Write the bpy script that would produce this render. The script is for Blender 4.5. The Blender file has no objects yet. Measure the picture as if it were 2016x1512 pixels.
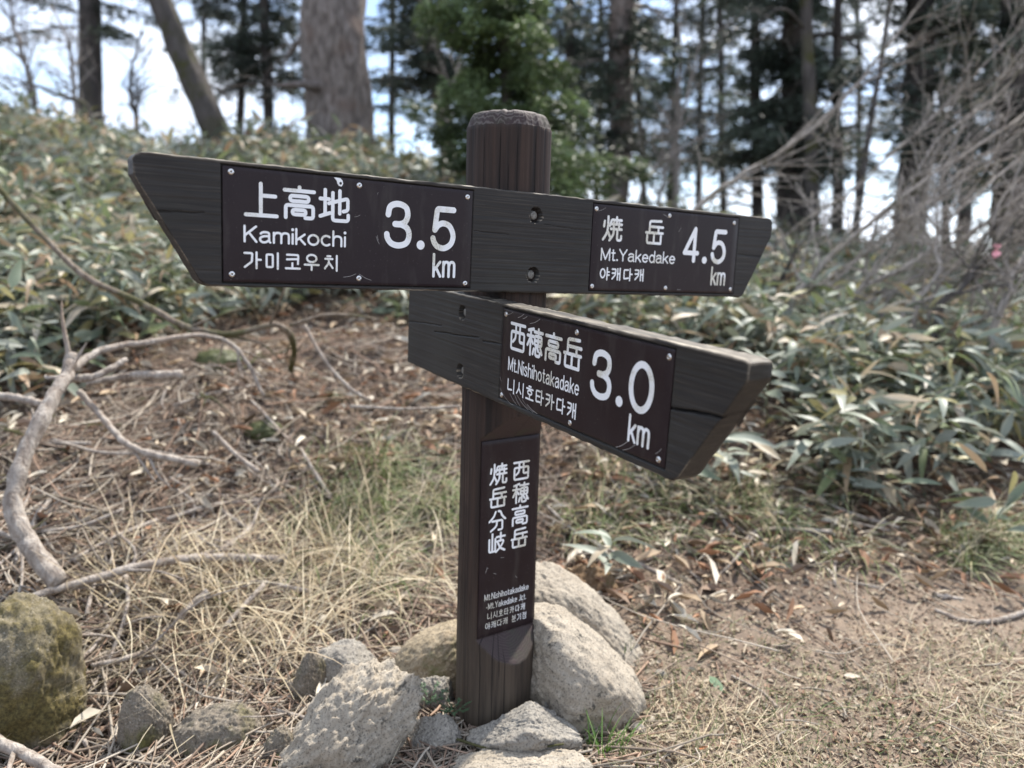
import bpy, math, random
import numpy as np
from mathutils import Matrix, Vector

# ------------------------------------------------------------------ camera, sky, sun, exposure
scn = bpy.context.scene
COL = scn.collection
CZ = 1.0266                      # lens height above the foot of the post
FPX, PITCH, ROLL = 1575.74, 0.1649, 0.0289
_fw = np.array([0, math.cos(PITCH), -math.sin(PITCH)])
_up = np.array([0, math.sin(PITCH), math.cos(PITCH)])
_rt = np.array([1.0, 0, 0])
R2 = math.cos(ROLL) * _rt + math.sin(ROLL) * _up
U2 = -math.sin(ROLL) * _rt + math.cos(ROLL) * _up
cam_d = bpy.data.cameras.new("camera")
cam = bpy.data.objects.new("camera", cam_d)
COL.objects.link(cam)
cam.matrix_world = Matrix([[R2[i], U2[i], -_fw[i], (0, 0, CZ)[i]] for i in range(3)] + [[0, 0, 0, 1]])
cam_d.sensor_width = 36.0
cam_d.lens = FPX / 2016 * 36.0
cam_d.clip_start = 0.05
cam_d.clip_end = 2000
cam_d.dof.use_dof = True
cam_d.dof.focus_distance = 1.42
cam_d.dof.aperture_fstop = 2.4
scn.camera = cam

SUN_EL, SUN_AZ = math.radians(56), math.radians(30)      # azimuth from +Y towards +X: behind the sign, a little right
w = bpy.data.worlds.new("World")
scn.world = w
w.use_nodes = True
nt = w.node_tree
nt.nodes.clear()
n_out = nt.nodes.new("ShaderNodeOutputWorld")
n_bg = nt.nodes.new("ShaderNodeBackground")
n_sky = nt.nodes.new("ShaderNodeTexSky")
n_sky.sky_type = 'NISHITA'
n_sky.sun_disc = False
n_sky.sun_elevation = SUN_EL
n_sky.sun_rotation = SUN_AZ
n_sky.altitude = 2000
n_sky.air_density = 1.0
n_sky.dust_density = 1.0
n_tc = nt.nodes.new("ShaderNodeTexCoord")
n_map = nt.nodes.new("ShaderNodeMapping")
n_map.inputs['Scale'].default_value = (1.0, 1.0, 1.9)
n_map.inputs['Location'].default_value = (3.1, 0.4, 0.0)
n_cl = nt.nodes.new("ShaderNodeTexNoise")
n_cl.inputs['Scale'].default_value = 3.4
n_cl.inputs['Detail'].default_value = 7
n_cl.inputs['Roughness'].default_value = 0.58
n_rp = nt.nodes.new("ShaderNodeValToRGB")
n_rp.color_ramp.elements[0].position = 0.38
n_rp.color_ramp.elements[0].color = (0.22, 0.22, 0.22, 1)
n_rp.color_ramp.elements[1].position = 0.58
n_mx = nt.nodes.new("ShaderNodeMixRGB")
n_cb = nt.nodes.new("ShaderNodeTexNoise")                    # thick and thin cloud, in the sky's own units
n_cb.inputs['Scale'].default_value = 6.0
n_cb.inputs['Detail'].default_value = 5
n_cr = nt.nodes.new("ShaderNodeValToRGB")
n_cr.color_ramp.elements[0].position = 0.36
n_cr.color_ramp.elements[0].color = (3.6, 4.25, 5.4, 1)
n_cr.color_ramp.elements[1].position = 0.62
n_cr.color_ramp.elements[1].color = (5.9, 6.35, 7.2, 1)
nt.links.new(n_map.outputs['Vector'], n_cb.inputs['Vector'])
nt.links.new(n_cb.outputs['Fac'], n_cr.inputs['Fac'])
nt.links.new(n_cr.outputs['Color'], n_mx.inputs['Color2'])
nt.links.new(n_tc.outputs['Generated'], n_map.inputs['Vector'])
nt.links.new(n_map.outputs['Vector'], n_cl.inputs['Vector'])
nt.links.new(n_cl.outputs['Fac'], n_rp.inputs['Fac'])
nt.links.new(n_rp.outputs['Color'], n_mx.inputs['Fac'])
nt.links.new(n_sky.outputs['Color'], n_mx.inputs['Color1'])
nt.links.new(n_mx.outputs['Color'], n_bg.inputs['Color'])
nt.links.new(n_bg.outputs['Background'], n_out.inputs['Surface'])
n_bg.inputs['Strength'].default_value = 0.12

sd = bpy.data.lights.new("sun", 'SUN')
sd.energy = 3.9
sd.angle = math.radians(3.0)                                # sun behind thin cloud
sd.color = (1.0, 0.95, 0.87)
sun = bpy.data.objects.new("sun", sd)
COL.objects.link(sun)
to_sun = Vector((math.sin(SUN_AZ) * math.cos(SUN_EL), math.cos(SUN_AZ) * math.cos(SUN_EL), math.sin(SUN_EL)))
sun.rotation_euler = to_sun.to_track_quat('Z', 'Y').to_euler()
sun.location = to_sun * 30

scn.view_settings.view_transform = 'Standard'
scn.view_settings.look = 'None'
scn.view_settings.gamma = 1
scn.view_settings.use_curve_mapping = False
scn.view_settings.exposure = 1.24

rng = np.random.default_rng(11)
random.seed(5)

# ------------------------------------------------------------------ numeric helpers
def _hash(ix, iy, iz, s):
    h = (ix.astype(np.int64) * 374761393 + iy.astype(np.int64) * 668265263 + iz.astype(np.int64) * 2147483647 + s * 1274126177) & 0xFFFFFFFF
    h = ((h ^ (h >> 13)) * 1274126177) & 0xFFFFFFFF
    h = (h ^ (h >> 16)) & 0xFFFFFFFF
    return h / 4294967295.0

def vnoise(x, y, z=None, s=0):
    x = np.asarray(x, float); y = np.asarray(y, float)
    z = np.zeros_like(x) if z is None else np.asarray(z, float)
    ix, iy, iz = np.floor(x), np.floor(y), np.floor(z)
    fx, fy, fz = x - ix, y - iy, z - iz
    fx, fy, fz = [t * t * (3 - 2 * t) for t in (fx, fy, fz)]
    r = 0
    for a in (0, 1):
        for b in (0, 1):
            for c in (0, 1):
                r = r + _hash(ix + a, iy + b, iz + c, s) * (fx if a else 1 - fx) * (fy if b else 1 - fy) * (fz if c else 1 - fz)
    return r * 2 - 1

def fbm(x, y, z=None, o=4, s=0, g=0.5):
    r, a = 0, 1.0
    for i in range(o):
        k = 2.0 ** i
        r = r + a * vnoise(np.asarray(x) * k, np.asarray(y) * k, None if z is None else np.asarray(z) * k, s + i * 17)
        a *= g
    return r

def sp(t, k=0.25):                  # soft plus
    return np.logaddexp(0, np.asarray(t, float) / k) * k

def smooth(a, b, t):
    q = np.clip((np.asarray(t, float) - a) / (b - a), 0, 1)
    return q * q * (3 - 2 * q)

def bank_start(x):
    x = np.asarray(x, float)
    return 2.2 + 0.33 * np.clip(x, -6, 12) + 0.03 * np.clip(x, 0, 6) ** 2

def height(x, y):
    x = np.asarray(x, float); y = np.asarray(y, float)
    d = y - bank_start(x)
    sl = 0.238 - 0.07 * smooth(-2.0, 3.0, x)
    b = 0.27 * smooth(-0.9, 0.4, x)
    sd_ = sp(d, 0.22)
    h = (sl - 0.12 * b) * sd_ + b * (1 - np.exp(-sd_ / 0.8))
    h = h - (sl + 0.75) * sp(y - 9.3 - 0.4 * np.sin(x * 0.7), 0.35)
    h = np.maximum(h, -14 + 0.4 * np.sin(x * 0.03))
    amp = 0.25 + smooth(0, 1.2, d)
    h = h + amp * (0.07 * fbm(x * 1.3, y * 1.3, o=3, s=3) + 0.02 * fbm(x * 6, y * 6, o=3, s=9))
    h = h + 0.006 * fbm(x * 25, y * 25, o=2, s=21)
    h = h - 0.13 * np.exp(-((x + 0.95) ** 2 / 0.22 + (y - 1.58) ** 2 / 0.10))
    near = np.exp(-((x + 0.02) ** 2 + (y - 1.65) ** 2) / 0.25)
    h = h * (1 - near) - 0.012 * near
    return h

def ray(u, v):
    d = _fw + R2 * ((u - 1008) / FPX) + U2 * ((756 - v) / FPX)
    return d / d[1]

def P(u, v, y):                     # the point of the place at distance y along the view of photo pixel (u, v)
    d = ray(u, v)
    return np.array([d[0] * y, y, CZ + d[2] * y])

def at(u, v, far=14.0):             # where photo pixel (u, v) meets the ground
    d = ray(u, v)
    ys = np.linspace(1.0, far, 2600)
    g = height(d[0] * ys, ys) - (CZ + d[2] * ys)
    i = np.argmax(g > 0)
    if g[i] <= 0:
        i = len(ys) - 1
    y = ys[i]
    return np.array([d[0] * y, y, float(height(d[0] * y, y))])

# ------------------------------------------------------------------ mesh helpers
def np_mesh(name, V, F, mat, parent=None, col=None, smooth_=True, link=True, extra=None):
    me = bpy.data.meshes.new(name)
    V = np.asarray(V, np.float32)
    groups = F if isinstance(F, (list, tuple)) else [F]
    groups = [np.asarray(g, np.int32) for g in groups if len(g)]
    me.vertices.add(len(V))
    me.vertices.foreach_set("co", V.ravel())
    loops = np.concatenate([g.ravel() for g in groups])
    counts = np.concatenate([np.full(len(g), g.shape[1], np.int32) for g in groups])
    starts = np.concatenate([[0], np.cumsum(counts)[:-1]]).astype(np.int32)
    me.loops.add(len(loops))
    me.loops.foreach_set("vertex_index", loops)
    me.polygons.add(len(counts))
    me.polygons.foreach_set("loop_start", starts)
    me.polygons.foreach_set("loop_total", counts)
    me.polygons.foreach_set("use_smooth", np.full(len(counts), smooth_, bool))
    if col is not None:
        a = me.color_attributes.new("Col", 'FLOAT_COLOR', 'POINT')
        c = np.ones((len(V), 4), np.float32)
        c[:, :3] = col
        a.data.foreach_set("color", c.ravel())
    if extra:
        for k, arr in extra.items():
            a = me.attributes.new(k, 'FLOAT', 'POINT')
            a.data.foreach_set("value", np.asarray(arr, np.float32))
    me.materials.append(mat)
    me.update()
    me.validate()
    o = bpy.data.objects.new(name, me)
    if link:
        COL.objects.link(o)
    if parent is not None:
        o.parent = parent
    return o

def tag(o, label=None, cat=None, group=None, kind=None):
    if label: o['label'] = label
    if cat: o['category'] = cat
    if group: o['group'] = group
    if kind: o['kind'] = kind
    return o

def empty(name, loc=(0, 0, 0), rz=0.0, label=None, cat=None, group=None):
    o = bpy.data.objects.new(name, None)
    o.empty_display_size = 0.05
    COL.objects.link(o)
    o.location = loc
    o.rotation_euler = (0, 0, rz)
    return tag(o, label, cat, group)

class Bag:                          # collects pieces of one mesh
    def __init__(s):
        s.V, s.Q, s.T, s.C, s.n = [], [], [], [], 0
    def add(s, V, Q=None, T=None, col=None):
        V = np.asarray(V, float).reshape(-1, 3)
        if Q is not None and len(Q): s.Q.append(np.asarray(Q) + s.n)
        if T is not None and len(T): s.T.append(np.asarray(T) + s.n)
        if col is not None:
            s.C.append(np.broadcast_to(np.asarray(col, float), (len(V), 3)))
        s.V.append(V); s.n += len(V)
    def build(s, name, mat, parent=None, smooth_=True, link=True):
        F = []
        if s.Q: F.append(np.concatenate(s.Q))
        if s.T: F.append(np.concatenate(s.T))
        return np_mesh(name, np.concatenate(s.V), F, mat, parent, np.concatenate(s.C) if s.C else None, smooth_, link)

def spline(pts, n):
    p = np.asarray(pts, float)
    if len(p) == 2:
        return p[0] + (p[1] - p[0]) * np.linspace(0, 1, n)[:, None]
    q = np.vstack([2 * p[0] - p[1], p, 2 * p[-1] - p[-2]])
    t = np.linspace(0, len(p) - 1 - 1e-9, n)
    i = np.floor(t).astype(int); f = (t - i)[:, None]
    a, b, c, d = q[i], q[i + 1], q[i + 2], q[i + 3]
    return 0.5 * ((2 * b) + (c - a) * f + (2 * a - 5 * b + 4 * c - d) * f ** 2 + (3 * b - a - 3 * c + d) * f ** 3)

def tube(path, rad, sides=8, rough=0.0, seed=0, cap=True):
    p = np.asarray(path, float); n = len(p)
    rad = np.broadcast_to(np.asarray(rad, float), (n,))
    tan = np.gradient(p, axis=0)
    tan /= np.linalg.norm(tan, axis=1)[:, None] + 1e-12
    ref = np.array([0.0, 0, 1]) if abs(tan[:, 2]).mean() < 0.8 else np.array([1.0, 0, 0])
    a = np.cross(tan, ref); a /= np.linalg.norm(a, axis=1)[:, None] + 1e-12
    b = np.cross(tan, a)
    th = np.arange(sides) / sides * 2 * np.pi
    rr = rad[:, None] * np.ones(sides)
    if rough:
        L = np.concatenate([[0], np.cumsum(np.linalg.norm(np.diff(p, axis=0), axis=1))])
        sc = 1.0 / max(rad.mean(), 1e-4)
        rr = rr * (1 + rough * fbm(np.cos(th)[None, :] * 1.6 + seed * 3.1 + 0 * L[:, None], np.sin(th)[None, :] * 1.6 + 0 * L[:, None], (L * sc * 0.35)[:, None] + 0 * th[None, :], o=3, s=seed))
    V = p[:, None, :] + rr[:, :, None] * (np.cos(th)[None, :, None] * a[:, None, :] + np.sin(th)[None, :, None] * b[:, None, :])
    V = V.reshape(-1, 3)
    i = np.arange(n - 1)[:, None] * sides; j = np.arange(sides)[None, :]; k = (j + 1) % sides
    Q = np.stack([i + j, i + sides + j, i + sides + k, i + k], -1).reshape(-1, 4)
    T = None
    if cap:
        V = np.vstack([V, p[0], p[-1]])
        m = n * sides
        j = np.arange(sides); k = (j + 1) % sides
        T = np.concatenate([np.stack([np.full(sides, m), j, k], -1), np.stack([np.full(sides, m + 1), (n - 1) * sides + k, (n - 1) * sides + j], -1)])
    return V, Q, T

def scatter(tv, tq, tcol, X, Y, Z, T, tint=None):
    """copies of a template: axes X, Y, Z (k,3) already scaled, origin T (k,3)"""
    k = len(T); n = len(tv)
    V = (tv[None, :, 0:1] * X[:, None, :] + tv[None, :, 1:2] * Y[:, None, :] + tv[None, :, 2:3] * Z[:, None, :] + T[:, None, :]).reshape(-1, 3)
    Q = (np.asarray(tq)[None] + (np.arange(k) * n)[:, None, None]).reshape(-1, np.asarray(tq).shape[1])
    c = None
    if tint is not None:
        c = (tcol[None, :, :] * tint[:, None, :]).reshape(-1, 3)
    return V, Q, c

def basis(d, roll=None):
    d = d / (np.linalg.norm(d, axis=1)[:, None] + 1e-12)
    up = np.zeros_like(d); up[:, 2] = 1
    y = np.cross(up, d); ln = np.linalg.norm(y, axis=1)
    y[ln < 1e-4] = (1, 0, 0)
    y /= np.linalg.norm(y, axis=1)[:, None]
    z = np.cross(d, y)
    if roll is not None:
        c, s = np.cos(roll)[:, None], np.sin(roll)[:, None]
        y, z = c * y + s * z, -s * y + c * z
    return d, y, z

# ------------------------------------------------------------------ materials
def mat_new(name):
    m = bpy.data.materials.new(name)
    m.use_nodes = True
    t = m.node_tree
    b = t.nodes["Principled BSDF"]
    return m, t, b

def N(t, kind, **kw):
    n = t.nodes.new(kind)
    for k, v in kw.items():
        if k in n.inputs: n.inputs[k].default_value = v
        else: setattr(n, k, v)
    return n

def noise(t, scale, detail=4, rough=0.5, vec=None, stretch=None, coord='Object', dist=0.0):
    n = N(t, "ShaderNodeTexNoise", Scale=scale, Detail=detail, Roughness=rough, Distortion=dist)
    tc = N(t, "ShaderNodeTexCoord")
    src = tc.outputs[coord]
    if stretch:
        m = N(t, "ShaderNodeMapping", Scale=stretch)
        t.links.new(src, m.inputs['Vector']); src = m.outputs['Vector']
    t.links.new(src, n.inputs['Vector'])
    return n.outputs['Fac']

def ramp(t, fac, stops):
    r = N(t, "ShaderNodeValToRGB")
    e = r.color_ramp.elements
    while len(e) < len(stops): e.new(0.5)
    for k, (p, c) in zip(e, stops):
        k.position = p
        k.color = (c, c, c, 1) if np.isscalar(c) else (*c, 1)
    t.links.new(fac, r.inputs['Fac'])
    return r.outputs['Color']

def mix(t, fac, a, b, mode='MIX'):
    m = N(t, "ShaderNodeMixRGB", blend_type=mode)
    for s, q in (('Fac', fac), ('Color1', a), ('Color2', b)):
        if hasattr(q, 'is_linked') or hasattr(q, 'links'): t.links.new(q, m.inputs[s])
        elif np.isscalar(q): m.inputs[s].default_value = q if s == 'Fac' else (q, q, q, 1)
        else: m.inputs[s].default_value = (*q, 1)
    return m.outputs['Color']

def bump(t, b, h, strength=0.3, dist=0.01):
    n = N(t, "ShaderNodeBump", Strength=strength, Distance=dist)
    t.links.new(h, n.inputs['Height'])
    t.links.new(n.outputs['Normal'], b.inputs['Normal'])

def attr(t, name):
    return N(t, "ShaderNodeAttribute", attribute_name=name)

def leaf_mat(name, rough=0.45, trans=0.25, spec=0.5, vary=0.25):
    m, t, b = mat_new(name)
    c = attr(t, "Col").outputs['Color']
    oi = N(t, "ShaderNodeObjectInfo")
    c = mix(t, vary, c, ramp(t, oi.outputs['Random'], [(0, 0.55), (1, 1.35)]), 'MULTIPLY')
    b.inputs['Roughness'].default_value = rough
    b.inputs['Specular IOR Level'].default_value = spec
    t.links.new(c, b.inputs['Base Color'])
    if trans:
        tr = N(t, "ShaderNodeBsdfTranslucent")
        t.links.new(c, tr.inputs['Color'])
        ms = N(t, "ShaderNodeMixShader", Fac=trans)
        t.links.new(b.outputs['BSDF'], ms.inputs[1]); t.links.new(tr.outputs['BSDF'], ms.inputs[2])
        t.links.new(ms.outputs['Shader'], t.nodes['Material Output'].inputs['Surface'])
    return m

M_LEAF = leaf_mat("bamboo_leaf", 0.5, 0.25, 0.4, 0.3)
M_NEEDLE = leaf_mat("needles", 0.5, 0.28, 0.4, 0.0)
M_GRASS = leaf_mat("grass_blade", 0.55, 0.25, 0.3, 0.0)
M_LITTER = leaf_mat("dry_litter", 0.75, 0.08, 0.2, 0.0)

def make_ground():
    m, t, b = mat_new("forest_soil")
    a = noise(t, 1.1, 6, 0.6); f = noise(t, 38, 6, 0.7); g = noise(t, 170, 3, 0.7)
    c = mix(t, ramp(t, a, [(0.35, 0.0), (0.65, 1.0)]), (0.135, 0.10, 0.076), (0.205, 0.162, 0.125))
    c = mix(t, ramp(t, f, [(0.42, 0.0), (0.62, 0.8)]), c, (0.26, 0.20, 0.15))
    c = mix(t, ramp(t, g, [(0.5, 0.0), (0.72, 0.55)]), c, (0.06, 0.042, 0.032))
    hm = attr(t, 'humus').outputs['Fac']
    dk = mix(t, ramp(t, f, [(0.4, 0.0), (0.64, 1.0)]), (0.058, 0.042, 0.033), (0.15, 0.108, 0.08))
    c = mix(t, hm, mix(t, 1.0, c, 1.0, 'MULTIPLY'), dk)
    t.links.new(c, b.inputs['Base Color'])
    b.inputs['Roughness'].default_value = 0.95
    b.inputs['Specular IOR Level'].default_value = 0.15
    bump(t, b, mix(t, 0.5, f, g), 0.7, 0.012)
    return m
M_GROUND = make_ground()

def make_board_wood():
    m, t, b = mat_new("stained_board_wood")
    g1 = noise(t, 1.0, 5, 0.6, stretch=(1.3, 40, 210), dist=0.12)
    g2 = noise(t, 1.0, 3, 0.6, stretch=(9, 60, 420))
    bl = noise(t, 7, 4, 0.6)
    c = mix(t, ramp(t, g1, [(0.35, 0.0), (0.68, 1.0)]), (0.0150, 0.0138, 0.0135), (0.034, 0.030, 0.0265))
    c = mix(t, ramp(t, g2, [(0.52, 0.0), (0.72, 0.65)]), c, (0.064, 0.055, 0.046))
    c = mix(t, ramp(t, bl, [(0.5, 0.0), (0.75, 0.4)]), c, (0.026, 0.028, 0.019))      # thin algae film
    c = mix(t, ramp(t, noise(t, 3.2, 4, 0.6), [(0.48, 0.0), (0.70, 0.55)]), c, (0.043, 0.040, 0.037))   # sun faded stain
    w_ = attr(t, "wear_highlight").outputs['Fac']
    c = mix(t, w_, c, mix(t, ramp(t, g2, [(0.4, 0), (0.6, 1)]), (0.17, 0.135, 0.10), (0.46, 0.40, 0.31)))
    k_ = attr(t, "crack").outputs['Fac']
    c = mix(t, k_, c, (0.006, 0.005, 0.005))
    t.links.new(c, b.inputs['Base Color'])
    t.links.new(ramp(t, g1, [(0.3, 0.46), (0.7, 0.68)]), b.inputs['Roughness'])
    b.inputs['Specular IOR Level'].default_value = 0.24
    bump(t, b, mix(t, 0.45, g1, g2), 0.35, 0.0016)
    return m
M_BOARD = make_board_wood()

def make_post_wood():
    m, t, b = mat_new("weathered_post_wood")
    g1 = noise(t, 1.0, 5, 0.62, stretch=(70, 70, 2.6), dist=0.2)
    g2 = noise(t, 1.0, 4, 0.6, stretch=(190, 190, 5))
    bl = noise(t, 1.0, 4, 0.6, stretch=(22, 22, 7))
    c = mix(t, ramp(t, g1, [(0.36, 0.0), (0.66, 1.0)]), (0.0135, 0.0090, 0.0075), (0.044, 0.0265, 0.0195))
    c = mix(t, ramp(t, g2, [(0.56, 0.0), (0.78, 0.6)]), c, (0.058, 0.039, 0.030))
    c = mix(t, ramp(t, bl, [(0.58, 0.0), (0.70, 0.5)]), c, (0.055, 0.033, 0.025))
    # bleached, greyer foot where rain splash has washed the stain out
    z = N(t, "ShaderNodeSeparateXYZ"); tc = N(t, "ShaderNodeTexCoord")
    t.links.new(tc.outputs['Object'], z.inputs[0])
    foot = N(t, "ShaderNodeMapRange"); foot.inputs['From Min'].default_value = 0.33; foot.inputs['From Max'].default_value = 0.06
    t.links.new(z.outputs['Z'], foot.inputs['Value'])
    fm = mix(t, 1.0, foot.outputs['Result'], ramp(t, g1, [(0.3, 0.25), (0.6, 0.8)]), 'MULTIPLY')
    c = mix(t, fm, c, (0.088, 0.070, 0.051))
    # growth rings on the cut faces
    e_ = attr(t, "endgrain").outputs['Fac']
    ln = N(t, "ShaderNodeVectorMath", operation='LENGTH')
    fl = N(t, "ShaderNodeMapping", Scale=(1, 1, 0))
    t.links.new(tc.outputs['Object'], fl.inputs['Vector']); t.links.new(fl.outputs['Vector'], ln.inputs[0])
    nn = N(t, "ShaderNodeMath", operation='MULTIPLY_ADD'); nn.inputs[1].default_value = 0.012
    t.links.new(noise(t, 45, 2, 0.5), nn.inputs[0]); t.links.new(ln.outputs['Value'], nn.inputs[2])
    sn = N(t, "ShaderNodeMath", operation='MULTIPLY'); sn.inputs[1].default_value = 1500
    t.links.new(nn.outputs[0], sn.inputs[0])
    si = N(t, "ShaderNodeMath", operation='SINE'); t.links.new(sn.outputs[0], si.inputs[0])
    ab = N(t, "ShaderNodeMath", operation='MULTIPLY_ADD'); ab.inputs[1].default_value = 0.5; ab.inputs[2].default_value = 0.5
    t.links.new(si.outputs[0], ab.inputs[0])
    zr_ = N(t, 'ShaderNodeMapRange'); zr_.inputs['From Min'].default_value = 0.7; zr_.inputs['From Max'].default_value = 1.1; zr_.inputs['To Min'].default_value = 0.22; zr_.inputs['To Max'].default_value = 1.0
    t.links.new(z.outputs['Z'], zr_.inputs['Value'])
    rc = mix(t, mix(t, 1.0, zr_.outputs['Result'], ramp(t, ab.outputs[0], [(0.45, 0), (0.95, 1)]), 'MULTIPLY'), (0.040, 0.026, 0.025), (0.098, 0.080, 0.073))
    rc = mix(t, ramp(t, noise(t, 14, 3, 0.6), [(0.5, 0.0), (0.68, 0.55)]), rc, (0.040, 0.046, 0.026))
    c = mix(t, e_, c, rc)
    c = mix(t, attr(t, "crack").outputs['Fac'], c, (0.005, 0.004, 0.004))
    t.links.new(c, b.inputs['Base Color'])
    b.inputs['Roughness'].default_value = 0.72
    b.inputs['Specular IOR Level'].default_value = 0.3
    bump(t, b, mix(t, 0.4, g1, g2), 0.35, 0.0025)
    return m
M_POST = make_post_wood()

def make_plate():
    m, t, b = mat_new("brown_enamel_plate")
    d = noise(t, 16, 5, 0.65); s = noise(t, 240, 3, 0.6); st = noise(t, 1.0, 3, 0.6, stretch=(30, 10, 7))
    c = mix(t, ramp(t, d, [(0.4, 0.0), (0.75, 0.6)]), (0.0165, 0.0095, 0.0115), (0.026, 0.018, 0.019))
    c = mix(t, ramp(t, s, [(0.66, 0.0), (0.74, 0.55)]), c, (0.14, 0.12, 0.11))
    c = mix(t, ramp(t, st, [(0.55, 0.0), (0.75, 0.5)]), c, (0.055, 0.047, 0.043))
    t.links.new(c, b.inputs['Base Color'])
    t.links.new(ramp(t, d, [(0.3, 0.30), (0.7, 0.46)]), b.inputs['Roughness'])
    b.inputs['Specular IOR Level'].default_value = 0.22
    bump(t, b, d, 0.05, 0.002)
    return m
M_PLATE = make_plate()

def make_white():
    m, t, b = mat_new("white_lettering_film")
    d = noise(t, 11, 3, 0.6); s = noise(t, 420, 3, 0.7)
    dirt = mix(t, 1.0, ramp(t, d, [(0.51, 0.0), (0.60, 1.0)]), ramp(t, s, [(0.5, 0.0), (0.62, 1.0)]), 'MULTIPLY')
    c = mix(t, ramp(t, d, [(0.50, 0.0), (0.64, 0.7)]), (0.78, 0.79, 0.80), (0.60, 0.57, 0.46))
    c = mix(t, dirt, c, (0.36, 0.33, 0.25))
    t.links.new(c, b.inputs['Base Color'])
    b.inputs['Roughness'].default_value = 0.5
    return m
M_WHITE = make_white()

def make_scratch():
    m, t, b = mat_new("bare_scratch")
    t.links.new(mix(t, noise(t, 300, 2, 0.6), (0.10, 0.09, 0.09), (0.42, 0.40, 0.38)), b.inputs['Base Color'])
    b.inputs['Roughness'].default_value = 0.5
    return m
M_SCRATCH = make_scratch()

def make_metal(name, c1, c2, rough, metal=1.0):
    m, t, b = mat_new(name)
    n = noise(t, 260, 4, 0.6)
    t.links.new(mix(t, ramp(t, n, [(0.4, 0), (0.65, 1)]), c1, c2), b.inputs['Base Color'])
    b.inputs['Metallic'].default_value = metal
    b.inputs['Roughness'].default_value = rough
    return m
M_STEEL = make_metal("stainless_steel", (0.68, 0.67, 0.65), (0.5, 0.48, 0.46), 0.28)
M_ZINC = make_metal("dull_zinc", (0.24, 0.23, 0.21), (0.13, 0.12, 0.105), 0.7, 0.4)
M_DARK = make_metal("dark_slot", (0.01, 0.01, 0.01), (0.02, 0.02, 0.02), 0.7, 0.0)

def make_rock(name, base, pale, dark, moss=0.0, mossc=(0.05, 0.065, 0.012), lichen=0.0):
    m, t, b = mat_new(name)
    big = noise(t, 9, 5, 0.6); mid = noise(t, 60, 5, 0.7); sp_ = noise(t, 210, 3, 0.75)
    c = mix(t, ramp(t, big, [(0.35, 0), (0.68, 1)]), base, pale)
    c = mix(t, ramp(t, sp_, [(0.53, 0), (0.64, 0.9)]), c, dark)
    c = mix(t, ramp(t, sp_, [(0.30, 0.6), (0.42, 0)]), c, (0.50, 0.465, 0.40))
    c = mix(t, ramp(t, noise(t, 4.5, 4, 0.65), [(0.50, 0), (0.68, 0.6)]), c, tuple(q * k for q, k in zip(base, (0.72, 0.62, 0.50))))    # soil and rust stain
    c = mix(t, ramp(t, mid, [(0.60, 0), (0.74, 0.7)]), c, tuple(q * 0.6 for q in base))
    if lichen:
        c = mix(t, ramp(t, noise(t, 26, 4, 0.65), [(0.60, 0), (0.67, lichen)]), c, (0.03, 0.03, 0.028))
    if moss:
        mm = ramp(t, noise(t, 7, 5, 0.65), [(0.62 - 0.32 * moss, 0), (0.78 - 0.32 * moss, 1)])
        mc = mix(t, ramp(t, noise(t, 120, 3, 0.7), [(0.38, 0), (0.62, 1)]), tuple(q * 0.6 for q in mossc), tuple(q * 1.7 for q in mossc))
        c = mix(t, mix(t, 1.0, mm, 0.92, 'MULTIPLY'), c, mc)
    t.links.new(c, b.inputs['Base Color'])
    b.inputs['Roughness'].default_value = 0.9
    b.inputs['Specular IOR Level'].default_value = 0.25
    bump(t, b, mix(t, 0.5, mid, sp_), 0.75, 0.006)
    return m
M_GRAN = make_rock("granite", (0.265, 0.225, 0.175), (0.41, 0.36, 0.29), (0.10, 0.088, 0.074), 0.0, lichen=0.8)
M_GRAN_G = make_rock("grey_granite", (0.19, 0.172, 0.148), (0.33, 0.30, 0.255), (0.065, 0.06, 0.055), 0.0, lichen=0.5)
M_GRAN_Y = make_rock("yellowed_granite", (0.24, 0.19, 0.12), (0.33, 0.27, 0.19), (0.09, 0.07, 0.05), 0.12, lichen=0.2)
M_MOSSY = make_rock("mossy_rock", (0.15, 0.125, 0.085), (0.22, 0.19, 0.135), (0.06, 0.055, 0.04), 0.70, (0.088, 0.070, 0.025))
M_MOSS2 = make_rock("half_mossy_rock", (0.15, 0.125, 0.095), (0.22, 0.185, 0.145), (0.06, 0.053, 0.045), 0.42, (0.070, 0.066, 0.022))
M_STONE_D = make_rock("dark_stone", (0.055, 0.05, 0.048), (0.09, 0.08, 0.075), (0.03, 0.03, 0.03))
M_STUMP = make_rock("rusty_rock", (0.14, 0.085, 0.045), (0.20, 0.13, 0.075), (0.06, 0.04, 0.025), 0.2)

def make_bark(name, c1, c2, c3, vs=(26, 26, 5), moss=0.0, bstr=0.8):
    m, t, b = mat_new(name)
    a = noise(t, 1.0, 6, 0.65, stretch=vs, dist=0.4); p = noise(t, 3.0, 4, 0.6); s = noise(t, 90, 3, 0.6)
    c = mix(t, ramp(t, a, [(0.36, 0), (0.64, 1)]), c1, c2)
    c = mix(t, ramp(t, p, [(0.52, 0), (0.66, 0.8)]), c, c3)
    c = mix(t, ramp(t, s, [(0.6, 0), (0.7, 0.5)]), c, tuple(q * 0.45 for q in c1))
    if moss:
        c = mix(t, ramp(t, noise(t, 5, 4, 0.6), [(0.6 - 0.2 * moss, 0), (0.7 - 0.2 * moss, 0.9)]), c, (0.060, 0.060, 0.022))
    t.links.new(c, b.inputs['Base Color'])
    b.inputs['Roughness'].default_value = 0.9
    b.inputs['Specular IOR Level'].default_value = 0.2
    bump(t, b, a, bstr, 0.02)
    return m
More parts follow.
